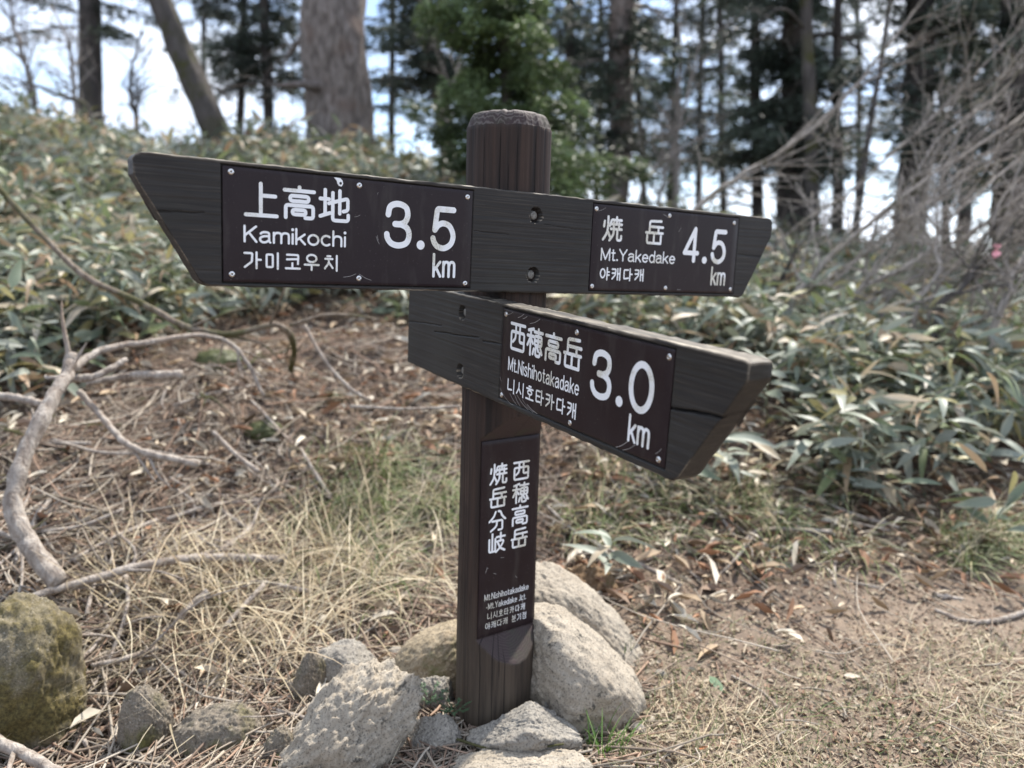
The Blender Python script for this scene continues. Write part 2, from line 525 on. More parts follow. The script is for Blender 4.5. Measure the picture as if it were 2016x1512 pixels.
M_BARK_PALE = make_bark("pale_bark", (0.085, 0.070, 0.062), (0.26, 0.225, 0.205), (0.15, 0.11, 0.092), (26, 26, 8), 0.0, 1.0)
M_BARK_DARK = make_bark("dark_bark", (0.05, 0.044, 0.041), (0.11, 0.097, 0.089), (0.075, 0.066, 0.05), (16, 16, 4))
M_BARK_MOSS = make_bark("mossy_bark", (0.055, 0.049, 0.044), (0.115, 0.102, 0.094), (0.075, 0.07, 0.045), (16, 16, 4), 0.25)
M_BARK_GREY = make_bark("grey_twig_bark", (0.19, 0.165, 0.145), (0.34, 0.30, 0.27), (0.21, 0.18, 0.15), (40, 40, 10), 0.0, 0.4)
M_BARK_SHRUB = make_bark("shrub_bark", (0.20, 0.175, 0.15), (0.38, 0.34, 0.305), (0.27, 0.23, 0.18), (40, 40, 10), 0.25, 0.4)
M_DEAD = make_bark("dead_wood", (0.20, 0.16, 0.13), (0.44, 0.39, 0.34), (0.31, 0.235, 0.18), (45, 45, 22), 0.0, 0.8)
M_DEAD_MOSS = make_bark("mossy_dead_wood", (0.13, 0.10, 0.075), (0.24, 0.20, 0.16), (0.11, 0.09, 0.04), (50, 50, 9), 0.75, 0.5)

# ------------------------------------------------------------------ ground
def build_ground():
    n = 430
    t = np.linspace(-1, 1, n)
    k = 6.2
    xs = 150 * np.sinh(k * t) / np.sinh(k)
    ys = 3.0 + 150 * np.sinh(k * t) / np.sinh(k)
    X, Y = np.meshgrid(xs, ys)
    Z = height(X, Y)
    V = np.stack([X, Y, Z], -1).reshape(-1, 3)
    i = np.arange(n - 1)[:, None] * n + np.arange(n - 1)[None, :]
    Q = np.stack([i, i + 1, i + n + 1, i + n], -1).reshape(-1, 4)
    d = (Y - bank_start(X)).ravel(); xx = X.ravel(); yy = Y.ravel()
    hum = smooth(-0.45, 0.15, d + 0.25 * fbm(xx * 2.2, yy * 2.2, o=3, s=51)) * 0.9
    hum = np.maximum(hum, 0.85 * smooth(-0.25, -0.55, xx + 0.15 * fbm(xx * 4, yy * 4, o=3, s=52)))
    return tag(np_mesh("ground", V, Q, M_GROUND, extra={'humus': hum}), kind='structure')
build_ground()

# ------------------------------------------------------------------ rocks
def icosphere(sub):
    g = (1 + 5 ** 0.5) / 2
    V = [(-1, g, 0), (1, g, 0), (-1, -g, 0), (1, -g, 0), (0, -1, g), (0, 1, g), (0, -1, -g), (0, 1, -g), (g, 0, -1), (g, 0, 1), (-g, 0, -1), (-g, 0, 1)]
    F = [(0, 11, 5), (0, 5, 1), (0, 1, 7), (0, 7, 10), (0, 10, 11), (1, 5, 9), (5, 11, 4), (11, 10, 2), (10, 7, 6), (7, 1, 8), (3, 9, 4), (3, 4, 2), (3, 2, 6), (3, 6, 8), (3, 8, 9), (4, 9, 5), (2, 4, 11), (6, 2, 10), (8, 6, 7), (9, 8, 1)]
    V = [np.array(v, float) / np.linalg.norm(v) for v in V]
    for _ in range(sub):
        cache, F2 = {}, []
        def mid(a, b):
            key = (min(a, b), max(a, b))
            if key not in cache:
                q = V[a] + V[b]; V.append(q / np.linalg.norm(q)); cache[key] = len(V) - 1
            return cache[key]
        for a, b, c in F:
            ab, bc, ca = mid(a, b), mid(b, c), mid(c, a)
            F2 += [(a, ab, ca), (b, bc, ab), (c, ca, bc), (ab, bc, ca)]
        F = F2
    return np.array(V), np.array(F)
ICO = {s: icosphere(s) for s in (2, 3, 5)}

def rock(label, c, size, mat, seed, rz=0.0, sub=5, facets=13, soft=0.06, rough=0.05, name="rock", tilt=(0, 0), planes=None):
    D, F = ICO[sub]
    r = np.random.default_rng(seed)
    n = r.normal(size=(facets, 3)); n /= np.linalg.norm(n, axis=1)[:, None]
    dist = r.uniform(0.78, 1.05, facets)
    if planes:
        for (px, py, pz, d) in planes:
            q = np.array([px, py, pz], float); q /= np.linalg.norm(q)
            n = np.vstack([n, q]); dist = np.append(dist, d)
    cs = D @ n.T
    rad = np.where(cs > 0.08, dist[None, :] / np.maximum(cs, 0.08), 9.0)
    rad = np.minimum(rad, 1.25)
    k = soft
    rad = -k * np.log(np.exp(-rad / k).sum(1)) + k * 0.6
    f = 1 + rough * fbm(D[:, 0] * 3 + seed, D[:, 1] * 3, D[:, 2] * 3, o=5, s=seed) + rough * 0.8 * fbm(D[:, 0] * 11, D[:, 1] * 11 + seed, D[:, 2] * 11, o=4, s=seed + 5, g=0.65)
    V = D * (rad * f)[:, None] * np.asarray(size)[None, :]
    o = np_mesh(name, V, F, mat)
    o.location = c
    o.rotation_euler = (tilt[0], tilt[1], rz)
    return tag(o, label, "rock")

def rock_px(label, u0, v0, u1, v1, y, mat, seed, depth=1.0, sink=0.12, **kw):
    a, b = P(u0, (v0 + v1) / 2, y), P(u1, (v0 + v1) / 2, y)
    w_ = np.linalg.norm(b - a) / 2
    t_, bt = P((u0 + u1) / 2, v0, y), P((u0 + u1) / 2, v1, y)
    hh = (t_[2] - bt[2]) / 2 * (1 + sink)
    c = (P((u0 + u1) / 2, (v0 + v1) / 2, y))
    c[2] = t_[2] - hh
    return rock(label, c, (w_, w_ * depth, hh), mat, seed, **kw)

def rock_tilt(label, u, v, y, a_px, c_px, tilt, mat, seed, b_px, **kw):
    k = y / FPX
    return rock(label, P(u, v, y), (a_px * k, b_px * k, c_px * k), mat, seed, tilt=(0, math.radians(tilt)), **kw)
rock_tilt("big pale granite boulder with a smooth face sloping down to the right of the post", 1122, 1336, 1.70, 160, 108, 43, M_GRAN, 3, 120, facets=9, soft=0.06, rough=0.035, planes=[(0, -0.1, 1, 0.86)])
rock_tilt("pale granite slab leaning behind the big boulder, partly hidden by it", 1140, 1232, 1.93, 158, 72, 40, M_GRAN, 14, 90, facets=10, soft=0.05, rough=0.04, planes=[(0, -0.1, 1, 0.88)])
rock_px("rusty brown rounded rock behind the pale slab", 1040, 1118, 1250, 1330, 2.26, M_STUMP, 23, depth=0.6, facets=9, soft=0.14)
rock_tilt("yellowish granite boulder left of the post", 862, 1312, 1.80, 116, 76, -40, M_GRAN_Y, 31, 80, facets=8, soft=0.08, rough=0.04)
rock_px("small white faced rock wedged against the post's left edge", 866, 1300, 935, 1420, 1.74, M_GRAN, 41, sub=3, depth=0.7)
rock_px("small grey upright rock between yellowish boulder and post", 812, 1325, 896, 1450, 1.68, M_GRAN_G, 52, depth=0.8, facets=6, soft=0.04, planes=[(-0.9, -0.3, 0.1, 0.75), (0.95, -0.2, 0.2, 0.75), (0, -0.3, 0.95, 0.8), (0, -1, 0.1, 0.7)])
rock_tilt("large rough pale boulder with pitted sloping face, lower left of the post", 664, 1492, 1.50, 212, 118, -54, M_GRAN, 67, 110, facets=12, soft=0.045, rough=0.07, planes=[(0, -0.15, 1, 0.85), (0.8, -0.2, 0.5, 0.92)])
rock_px("angular grey rock on the soil in front of the post, left side", 795, 1416, 902, 1530, 1.53, M_GRAN_G, 71, depth=0.9, facets=8, soft=0.035, planes=[(-0.3, -0.5, 0.8, 0.62), (0.4, -0.85, 0.1, 0.7)])
rock_px("angular pale grey rock leaning on the front foot of the post", 940, 1390, 1128, 1500, 1.515, M_GRAN_G, 88, depth=0.5, facets=9, soft=0.035, planes=[(-0.6, -0.1, 0.8, 0.6), (0.55, -0.1, 0.8, 0.72)])
rock_px("small upright knobbly rock between the foot rock and big boulder", 1066, 1372, 1136, 1490, 1.60, M_GRAN_G, 97, depth=0.8, facets=10, soft=0.04)
rock_px("flat topped pale rock at the very front, set into the soil", 900, 1478, 1165, 1590, 1.44, M_GRAN, 103, depth=0.45, facets=8, planes=[(0, 0, 1, 0.75)])
rock_px("tall moss covered boulder at the corner, biggest of the mossy rocks", -70, 1218, 172, 1530, 1.66, M_MOSSY, 113, depth=0.8, facets=6, soft=0.06, planes=[(0.95, -0.2, 0.15, 0.8)])
rock_px("rounded mossy rock beside the tall mossy boulder", 238, 1352, 340, 1520, 1.60, M_MOSS2, 127, depth=0.8, facets=8, soft=0.14)
rock_px("long low brown rock under the dry straw", 345, 1385, 525, 1550, 1.58, M_MOSS2, 131, depth=0.7, facets=9, soft=0.12, planes=[(-0.2, 0, 1, 0.8)])
rock_px("small rough brown rock left of the large pitted boulder", 515, 1440, 600, 1560, 1.51, M_MOSS2, 149, depth=0.8, facets=11, soft=0.06)
rock_px("mossy wedge shaped rock leaning behind the large pitted boulder", 575, 1296, 650, 1440, 1.72, M_MOSS2, 151, depth=0.7, facets=9)
rock_px("flat grey stone with pale top above the pitted boulder", 615, 1278, 750, 1385, 1.77, M_GRAN_G, 163, depth=0.8, facets=10)
rock_px("dark stone lying in dry grass behind the post", 800, 1058, 912, 1118, 2.75, M_STONE_D, 173, depth=0.8, sub=3, sink=0.3)
rock_px("round pale pebble at the bottom edge under the brown rock", 440, 1490, 492, 1530, 1.52, M_GRAN, 181, sub=3, soft=0.16)
rock_px("half buried pale stone at the foot of the right bank", 1660, 1125, 1725, 1165, 3.0, M_GRAN, 191, sub=3, sink=0.4)
rock_px("tiny pale pebble in front of the post foot", 876, 1488, 896, 1505, 1.50, M_GRAN, 195, sub=2, soft=0.16, name="pebble")

for k, (u, v, r_) in enumerate([(845, 1470, 9), (905, 1462, 12), (925, 1488, 8), (1020, 1492, 9), (1140, 1470, 13), (1165, 1478, 9), (1255, 1440, 14), (1280, 1420, 9), (1270, 1370, 12), (780, 1290, 14), (760, 1275, 10), (610, 1330, 16), (1300, 1330, 10), (1240, 1475, 10), (560, 1390, 14), (330, 1400, 16), (215, 1420, 14), (190, 1480, 12)]):
    q = at(u, v); s_ = r_ / FPX * q[1]
    tag(rock("small stone half set in the soil around the post and boulders", q + np.array([0, 0, s_ * 0.3]), (s_ * 1.2, s_, s_ * 0.75), (M_GRAN_G, M_GRAN, M_MOSS2)[k % 3], 210 + k, rz=k, sub=2, facets=9, name="stone"), group="small stones round the post foot")

# ------------------------------------------------------------------ signpost
BO1 = (np.array([0.03478, 1.57209, CZ]), np.array([0.82267, 0.56811, -0.02156]), np.array([0.01579, 0.01507, 0.99976]), np.array([0.56829, -0.82282, 0.00343]))
BO2 = (np.array([-0.10109, 1.60253, CZ]), np.array([0.51573, -0.85549, -0.04648]), np.array([0.02204, -0.04099, 0.99892]), np.array([-0.85647, -0.51619, -0.00229]))
PL3 = (np.array([0.00293, 1.62004, CZ]), np.array([0.80747, 0.58991, 0.0]), np.array([0.0, 0.0, 1.0]), np.array([0.58991, -0.80747, 0.0]))
POST = np.array([-0.02, 1.6514, 0.0])

sign = empty("signpost", POST, 0, "dark wooden trail signpost with two arrow boards and a name plate, standing among granite rocks", "signpost")

def frame_matrix(fr):               # local x along the board, y into the wood, z up
    O, U, V, Nn = fr
    return Matrix([[U[i], -Nn[i], V[i], O[i] - POST[i]] for i in range(3)] + [[0, 0, 0, 1]])

def build_board(fr, tops, bots, recs, bolts, cracks, thick, seed, wear_amt):
    T0, B0 = max(z for _, z in tops), min(z for _, z in bots)
    s0, s1 = tops[0][0], tops[-1][0]
    S = list(np.arange(s0, s1, 0.002)) + [s1] + [q[0] for q in tops] + [q[0] for q in bots]
    Zr = list(np.linspace(B0, T0, 150))
    e = 0.0004
    for (a, b, c, d) in recs:
        for q in (a, b): S += [q - e, q + e]
        for q in (c, d): Zr += [q - e, q + e]
    for (bs, bz, br) in bolts:
        S += list(np.arange(bs - br - 0.002, bs + br + 0.002, 0.001)); Zr += list(np.arange(bz - br - 0.002, bz + br + 0.002, 0.001))
    def uniq(a):
        a = sorted(a); o = [a[0]]
        for q in a[1:]:
            if q - o[-1] > 0.0003: o.append(q)
        return np.array(o)
    S, Zr = uniq(S), uniq(Zr)
    zt = np.interp(S, [q[0] for q in tops], [q[1] for q in tops])
    zb = np.interp(S, [q[0] for q in bots], [q[1] for q in bots])
    zt = zt + 0.0006 * fbm(S * 60, S * 0 + seed, o=3, s=seed); zb = zb + 0.0006 * fbm(S * 70, S * 0 + seed + 9, o=3, s=seed)
    tt = (Zr - B0) / (T0 - B0)
    SS = np.repeat(S[:, None], len(Zr), 1)
    ZZ = zb[:, None] + tt[None, :] * (zt - zb)[:, None]
    y = 0.00030 * fbm(SS * 1.6, ZZ * 230 + 0.35 * fbm(SS * 4, ZZ * 9, s=seed + 2), o=2, s=seed + 4)
    edge = np.minimum(np.minimum(zt[:, None] - ZZ, ZZ - zb[:, None]), np.minimum(SS - s0, s1 - SS))
    rr = 0.0022 * (1 + 0.5 * fbm(SS * 40, ZZ * 40, o=2, s=seed + 8))
    q = np.clip(rr - edge, 0, None)
    y = y + q * q / (2 * rr + 1e-6) * 1.6
    crack = np.zeros_like(y)
    for pts, wd, dp in cracks:
        pts = np.array(pts)
        zc = np.interp(SS, pts[:, 0], pts[:, 1]) + 0.0012 * fbm(SS * 30, SS * 0 + seed, o=3, s=seed + 1)
        L = (SS >= pts[0, 0]) & (SS <= pts[-1, 0])
        m = np.where(L, np.clip(1.4 - np.abs(ZZ - zc) / wd, 0, 1), 0)
        y = y + m * dp; crack = np.maximum(crack, m)
    wear_highlight = np.clip((0.0042 - (zt[:, None] - ZZ)) / 0.003, 0, 1) * np.clip(0.5 + 1.3 * fbm(SS * 9, ZZ * 5, o=4, s=seed + 12), 0, 1) * wear_amt
    wear_highlight = np.maximum(wear_highlight, 0.6 * np.clip((0.0026 - edge) / 0.0016, 0, 1) * np.clip(0.25 + 1.3 * fbm(SS * 20, ZZ * 20, o=3, s=seed + 13), 0, 1))  # worn edges, with the pale edge highlights put into the colour too
    for (a, b, c, d) in recs:
        y = np.where((SS > a) & (SS < b) & (ZZ > c) & (ZZ < d), 0.006, y)
    for (bs, bz, br) in bolts:
        dx, dz = SS - bs, ZZ - bz
        ang = np.arctan2(dz, dx)
        rj = br * (1 + 0.07 * fbm(np.cos(ang) * 3 + bs * 99, np.sin(ang) * 3 + bz * 77, o=3, s=seed))
        dd = np.hypot(dx, dz)
        ins = dd < rj
        y = np.where(ins, 0.014, y)
        wear_highlight = np.maximum(wear_highlight, np.where((~ins) & (dd < rj * 1.15), np.clip(0.1 + fbm(SS * 300, ZZ * 300, o=2, s=seed), 0, 0.8) * (dz < 0), 0))
    ns, nz = SS.shape
    V = np.stack([SS, y, ZZ], -1).reshape(-1, 3)
    idx = np.arange(ns * nz).reshape(ns, nz)
    Q = [np.stack([idx[:-1, :-1], idx[1:, :-1], idx[1:, 1:], idx[:-1, 1:]], -1).reshape(-1, 4)]
    W, K = [wear_highlight.ravel()], [crack.ravel()]
    VV = [V]; n = len(V)
    loop = np.concatenate([idx[:, 0], idx[-1, 1:], idx[::-1, -1][1:], idx[0, ::-1][1:-1]])
    lp = V[loop]
    rings = []
    lv = [0.0, 0.004, 0.012, 0.022, 0.033, thick - 0.003, thick]
    cen = np.array([(s0 + s1) / 2, 0, (T0 + B0) / 2])
    for j, dpt in enumerate(lv):
        v = lp.copy()
        v[:, 1] = v[:, 1] if j == 0 else dpt + 0.0006 * fbm(lp[:, 0] * 50, lp[:, 2] * 50, o=2, s=seed + j)
        if 0 < j:
            nz_ = 0.0007 * fbm(lp[:, 0] * 45 + j, lp[:, 2] * 45, o=3, s=seed + 40 + j)
            v[:, 2] += nz_; v[:, 0] += nz_
        if j == len(lv) - 1:
            v[:, 2] += np.sign(cen[2] - v[:, 2]) * 0.002; v[:, 0] += np.where(v[:, 0] < s0 + 0.02, 0.002, np.where(v[:, 0] > s1 - 0.02, -0.002, 0))
        VV.append(v); rings.append(np.arange(len(loop)) + n); n += len(loop)
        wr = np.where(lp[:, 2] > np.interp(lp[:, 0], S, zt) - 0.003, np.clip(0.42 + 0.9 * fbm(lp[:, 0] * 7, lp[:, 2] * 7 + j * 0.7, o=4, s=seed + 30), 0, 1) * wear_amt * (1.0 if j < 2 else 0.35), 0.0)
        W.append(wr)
        kk = np.zeros(len(loop))
        for pts, wd, dp in cracks:
            if pts[-1][0] > s1 - 0.09 and dp > 0.006:
                kk = np.maximum(kk, np.where(lp[:, 0] > s1 - 0.1, np.clip(1.4 - np.abs(lp[:, 2] - pts[-1][1] - j * 0.001) / (wd * 1.3), 0, 1), 0))
        K.append(kk)
    for a, b in zip(rings[:-1], rings[1:]):
        Q.append(np.stack([a, b, np.roll(b, -1), np.roll(a, -1)], -1))
    VV.append(np.array([[s0 * 0.5 + s1 * 0.5, thick, cen[2]]])); W.append(np.zeros(1)); K.append(np.zeros(1))
    T = np.stack([rings[-1], np.full(len(loop), n), np.roll(rings[-1], -1)], -1)
    o = np_mesh("direction_board", np.vstack(VV), [np.concatenate(Q), T], M_BOARD, sign, extra={"wear_highlight": np.concatenate(W), "crack": np.concatenate(K)})
    o.matrix_local = frame_matrix(fr)
    return o

def plate(parent, a, b, c, d, y0=0.0004, y1=0.0034, r=0.002, bow=0.0):
    """flat enamelled plate from x=a..b, z=c..d with a rolled edge"""
    ns, nz = 24, 40
    xs = np.concatenate([[a], np.linspace(a + r * 0.5, b - r * 0.5, ns), [b]])
    zs = np.concatenate([[c], np.linspace(c + r * 0.5, d - r * 0.5, nz), [d]])
    X, Z = np.meshgrid(xs, zs, indexing='ij')
    ed = np.minimum(np.minimum(X - a, b - X), np.minimum(Z - c, d - Z))
    Yy = y0 + np.where(ed < 1e-6, r * 0.35, 0) + 0.0003 * fbm(X * 14, Z * 14, o=2, s=7)
    V = np.stack([X, Yy, Z], -1).reshape(-1, 3)
    n1, n2 = X.shape
    idx = np.arange(n1 * n2).reshape(n1, n2)
    Q = [np.stack([idx[:-1, :-1], idx[1:, :-1], idx[1:, 1:], idx[:-1, 1:]], -1).reshape(-1, 4)]
    loop = np.concatenate([idx[:, 0], idx[-1, 1:], idx[::-1, -1][1:], idx[0, ::-1][1:-1]])
    bk = V[loop].copy(); bk[:, 1] = y1
    k = np.arange(len(loop)) + len(V)
    Q.append(np.stack([loop, k, np.roll(k, -1), np.roll(loop, -1)], -1))
    V = np.vstack([V, bk, [[(a + b) / 2, y1, (c + d) / 2]]])
    T = np.stack([k, np.full(len(k), len(V) - 1), np.roll(k, -1)], -1)
    return np_mesh("sign_plate", V, [np.concatenate(Q), T], M_PLATE, parent)

def lathe_screw():
    prof = [(0.0, 0.0012), (0.0011, 0.0012), (0.0015, -0.0012), (0.0030, -0.0010), (0.0044, -0.0002), (0.0052, 0.0010), (0.0053, 0.0022)]
    n = 16
    th = np.arange(n) / n * 2 * np.pi
    V = [];
    for i, (r, y) in enumerate(prof):
        rr = r * (1 + (0.25 * np.cos(4 * th) if i == 2 else 0))
        V.append(np.stack([rr * np.cos(th), np.full(n, y), rr * np.sin(th)], -1))
    V = np.concatenate(V)
    i = np.arange(len(prof) - 1)[:, None] * n; j = np.arange(n)[None]; k = (j + 1) % n
    Q = np.stack([i + j, i + k, i + n + k, i + n + j], -1).reshape(-1, 4)
    return V, Q
_scV, _scQ = lathe_screw()
SCREW_ME = None
def screws(parent, pts, scale=1.0):
    global SCREW_ME
    for (s, z) in pts:
        if SCREW_ME is None:
            o = np_mesh("screw", _scV, _scQ, M_STEEL, parent); SCREW_ME = o.data
        else:
            o = bpy.data.objects.new("screw", SCREW_ME); COL.objects.link(o); o.parent = parent
        o.matrix_local = Matrix.Translation((s / 1000, 0.0, z / 1000)) @ Matrix.Rotation(random.uniform(0, 1.5), 4, 'Y') @ Matrix.Scale(scale, 4)

def bolt(parent, s, z):
    b = Bag()
    ys = [0.0138, 0.011, 0.011, 0.0075, 0.0065, 0.0065]
    rs = [0.0092, 0.0092, 0.0080, 0.0080, 0.0068, 0.0001]
    n = 18
    th = np.arange(n) / n * 2 * np.pi
    V = []
    for i, (y, r) in enumerate(zip(ys, rs)):
        rr = r * (1 + (0.07 * np.cos(6 * th) if i < 2 else 0))
        V.append(np.stack([s + rr * np.cos(th), np.full(n, y), z + rr * np.sin(th)], -1))
    V = np.concatenate(V)
    i = np.arange(len(ys) - 1)[:, None] * n; j = np.arange(n)[None]; k = (j + 1) % n
    Q = np.stack([i + j, i + n + j, i + n + k, i + k], -1).reshape(-1, 4)
    b.add(V, Q)
    return b.build("bolt", M_ZINC, parent)

# ---- stroke lettering: every glyph is drawn as round ended strokes on a 100 x 100 field, y downwards
def E_(cx, cy, rx, ry, a0=0, a1=360): return ('E', cx, cy, rx, ry, a0, a1)
def S_(*p): return ('S', list(p))
def box(x0, y0, x1, y1): return [(x0, y0), (x1, y0), (x1, y1), (x0, y1), (x0, y0)]
A_ = [[(74, 0), (74, 100)], [(74, 46), (100, 46)]]
G = {
 '上': [[(48, 0), (48, 100)], [(48, 37), (95, 37)], [(0, 100), (100, 100)]],
 '高': [[(50, 0), (50, 12)], [(0, 12), (100, 12)], box(19, 29, 81, 46), [(4, 100), (4, 60), (97, 60), (97, 99), (70, 99)], box(27, 74, 71, 89)],
 '地': [[(0, 30), (31, 30)], [(17, 0), (17, 82)], [(0, 88), (34, 76)], [(30, 44), (98, 24), (98, 64), (82, 68)], [(69, 0), (69, 76)], [(44, 8), (44, 100), (100, 100), (100, 80)]],
 '焼': [S_((24, 0), (24, 40), (19, 70), (0, 98)), [(5, 20), (2, 42)], [(42, 16), (34, 38)], [(24, 62), (38, 86)], [(46, 12), (98, 12)], [(71, 0), (71, 28)], [(42, 30), (100, 30)], [(56, 24), (56, 50)], [(85, 24), (85, 50)], [(40, 51), (100, 51)], S_((57, 52), (54, 76), (36, 100)), [(77, 52), (77, 98), (100, 98), (100, 80)]],
 '岳': [[(88, 0), (20, 3), (20, 54)], [(20, 27), (100, 27)], [(73, 27), (73, 54)], [(0, 54), (100, 54)], [(48, 54), (48, 100)], [(8, 66), (8, 100), (90, 100)], [(90, 66), (90, 100)]],
 '西': [[(0, 2), (100, 2)], box(4, 32, 96, 99), S_((35, 2), (35, 40), (31, 58), (16, 72)), [(64, 2), (64, 68), (92, 68)]],
 '穂': [[(40, 2), (6, 10)], [(0, 30), (42, 30)], [(22, 8), (22, 100)], [(20, 36), (2, 66)], [(27, 42), (38, 56)], [(46, 11), (100, 11)], [(73, 0), (73, 60)], box(50, 26, 95, 60), [(50, 43), (95, 43)], [(46, 76), (40, 95)], [(58, 70), (58, 99), (86, 99), (87, 86)], [(69, 68), (76, 80)], [(90, 70), (100, 88)]],
 '分': [S_((38, 2), (26, 26), (0, 50)), S_((56, 0), (68, 4), (80, 26), (100, 46)), [(18, 50), (82, 50), (82, 99), (58, 99)], S_((48, 50), (42, 78), (10, 100))],
 '岐': [[(21, 0), (21, 94)], [(2, 28), (2, 95), (40, 95)], [(40, 28), (40, 95)], [(48, 20), (100, 20)], [(74, 0), (74, 44)], S_((50, 44), (90, 44), (78, 72), (46, 100)), S_((56, 50), (72, 80), (100, 98))],
 '가': [[(0, 6), (48, 6), (45, 60), (2, 94)]] + A_,
 '미': [box(3, 10, 52, 90), [(92, 0), (92, 100)]],
 '코': [[(8, 6), (88, 6), (86, 64)], [(8, 36), (86, 32)], [(46, 60), (46, 94)], [(0, 94), (100, 94)]],
 '우': [E_(50, 24, 34, 24), [(0, 66), (100, 66)], [(50, 66), (50, 100)]],
 '치': [[(18, 4), (42, 4)], [(2, 22), (58, 22)], S_((30, 22), (27, 50), (0, 86)), [(30, 46), (60, 82)], [(92, 0), (92, 100)]],
 '야': [E_(26, 46, 26, 36), [(76, 0), (76, 100)], [(76, 34), (100, 34)], [(76, 60), (100, 60)]],
 '캐': [[(0, 8), (42, 8), (38, 56), (2, 90)], [(2, 42), (38, 40)], [(64, 4), (64, 96)], [(64, 46), (92, 46)], [(92, 0), (92, 100)]],
 '다': [[(52, 10), (4, 10), (4, 86), (58, 80)]] + A_,
 '니': [[(4, 6), (4, 84), (62, 78)], [(92, 0), (92, 100)]],
 '시': [S_((32, 4), (28, 44), (0, 86)), [(30, 44), (62, 80)], [(92, 0), (92, 100)]],
 '호': [[(36, 0), (64, 0)], [(6, 18), (94, 18)], E_(50, 45, 28, 15), [(50, 62), (50, 94)], [(0, 94), (100, 94)]],
 '타': [[(54, 8), (4, 8), (4, 88), (58, 84)], [(4, 46), (50, 46)]] + A_,
 '카': [[(0, 8), (48, 8), (44, 56), (2, 92)], [(2, 42), (45, 40)]] + A_,
 '분': [[(16, 0), (16, 40), (84, 40), (84, 0)], [(16, 18), (84, 18)], [(0, 58), (100, 58)], [(52, 58), (52, 78)], [(14, 72), (14, 100), (92, 100)]],
 '기': [[(0, 8), (50, 8), (46, 60), (2, 94)], [(92, 0), (92, 100)]],
 '점': [[(4, 4), (54, 4)], S_((30, 4), (27, 24), (0, 46)), [(30, 22), (56, 42)], [(90, 0), (90, 54)], [(64, 26), (90, 26)], box(18, 64, 90, 100)],
 '3': [S_((5, 26), (12, 8), (34, 0), (62, 0), (86, 8), (92, 26), (80, 42), (56, 48), (36, 48)), S_((36, 48), (66, 49), (92, 58), (100, 75), (88, 93), (54, 100), (22, 96), (4, 84), (0, 74))],
 '5': [[(100, 0), (18, 0), (8, 54)], S_((8, 54), (24, 42), (50, 36), (82, 43), (100, 66), (90, 88), (58, 100), (24, 97), (6, 86), (0, 76))],
 '4': [[(74, 100), (74, 0)], [(74, 0), (0, 76)], [(0, 76), (100, 76)]],
 '0': [E_(50, 50, 50, 50)],
}
LAT = {
 'K': (58, [[(0, 0), (0, 100)], [(56, 0), (0, 62)], [(22, 42), (58, 100)]]),
 'a': (52, [S_((4, 44), (14, 35), (30, 33), (44, 39), (46, 56)), [(46, 54), (46, 92), (52, 100)], S_((46, 59), (22, 60), (4, 70), (1, 84), (10, 98), (28, 99), (46, 86))]),
 'm': (78, [[(0, 34), (0, 100)], S_((0, 54), (8, 38), (21, 33), (34, 38), (38, 54), (38, 100)), S_((38, 54), (46, 38), (59, 33), (73, 38), (77, 54), (77, 100))]),
 'i': (2, [[(1, 36), (1, 100)], ('D', 1, 6)]),
 'k': (46, [[(0, 0), (0, 100)], [(44, 34), (0, 76)], [(16, 60), (46, 100)]]),
 'o': (54, [E_(27, 67, 27, 33)]),
 'c': (46, [E_(26, 67, 26, 33, 50, 310)]),
 'h': (46, [[(0, 0), (0, 100)], S_((0, 56), (8, 39), (22, 33), (38, 38), (45, 54), (45, 100))]),
 'M': (74, [[(0, 100), (0, 0)], [(0, 0), (37, 92)], [(37, 92), (74, 0)], [(74, 0), (74, 100)]]),
 't': (32, [[(14, 8), (14, 100), (32, 98)], [(0, 34), (30, 34)]]),
 '.': (4, [('D', 2, 95)]),
 'Y': (66, [[(0, 0), (33, 54)], [(66, 0), (33, 54)], [(33, 54), (33, 100)]]),
 'e': (50, [[(2, 65), (49, 65)], E_(26, 67, 25, 33, 2, 318)]),
 'd': (47, [E_(23, 67, 23, 33), [(47, 0), (47, 100)]]),
 'N': (60, [[(0, 100), (0, 0)], [(0, 0), (60, 100)], [(60, 100), (60, 0)]]),
 's': (42, [S_((40, 44), (30, 34), (13, 34), (3, 46), (10, 60), (32, 70), (41, 83), (32, 98), (12, 99), (0, 90))]),
 'J': (36, [S_((36, 0), (36, 78), (28, 97), (12, 99), (0, 86))]),
 '-': (28, [[(0, 62), (28, 62)]]),
 ' ': (14, []),
}

def sample_stroke(st, r=9):
    if isinstance(st, tuple) and st[0] == 'E':
        _, cx, cy, rx, ry, a0, a1 = st
        n = 40
        a = np.radians(np.linspace(a0, a1, n))
        p = np.stack([cx + rx * np.cos(a), cy - ry * np.sin(a)], -1)
        return p, abs(a1 - a0 - 360) < 1e-6
    if isinstance(st, tuple) and st[0] == 'S':
        return spline(st[1], len(st[1]) * 7), False
    p = [np.array(q, float) for q in st]
    closed = len(p) > 3 and np.allclose(p[0], p[-1])
    if len(p) == 2: return np.array(p), False
    out = []
    if closed:
        p = p[:-1]; m = len(p)
        trip = [(p[i - 1], p[i], p[(i + 1) % m]) for i in range(m)]
    else:
        out.append(p[0]); trip = [(p[i - 1], p[i], p[i + 1]) for i in range(1, len(p) - 1)]
    for a, b, c in trip:
        la, lc = np.linalg.norm(a - b), np.linalg.norm(c - b)
        q0 = b + (a - b) / la * min(r, la * 0.45); q1 = b + (c - b) / lc * min(r, lc * 0.45)
        for t in np.linspace(0, 1, 6):
            out.append((1 - t) ** 2 * q0 + 2 * t * (1 - t) * b + t * t * q1)
    if closed: out.append(out[0])
    else: out.append(p[-1])
    return np.array(out), closed

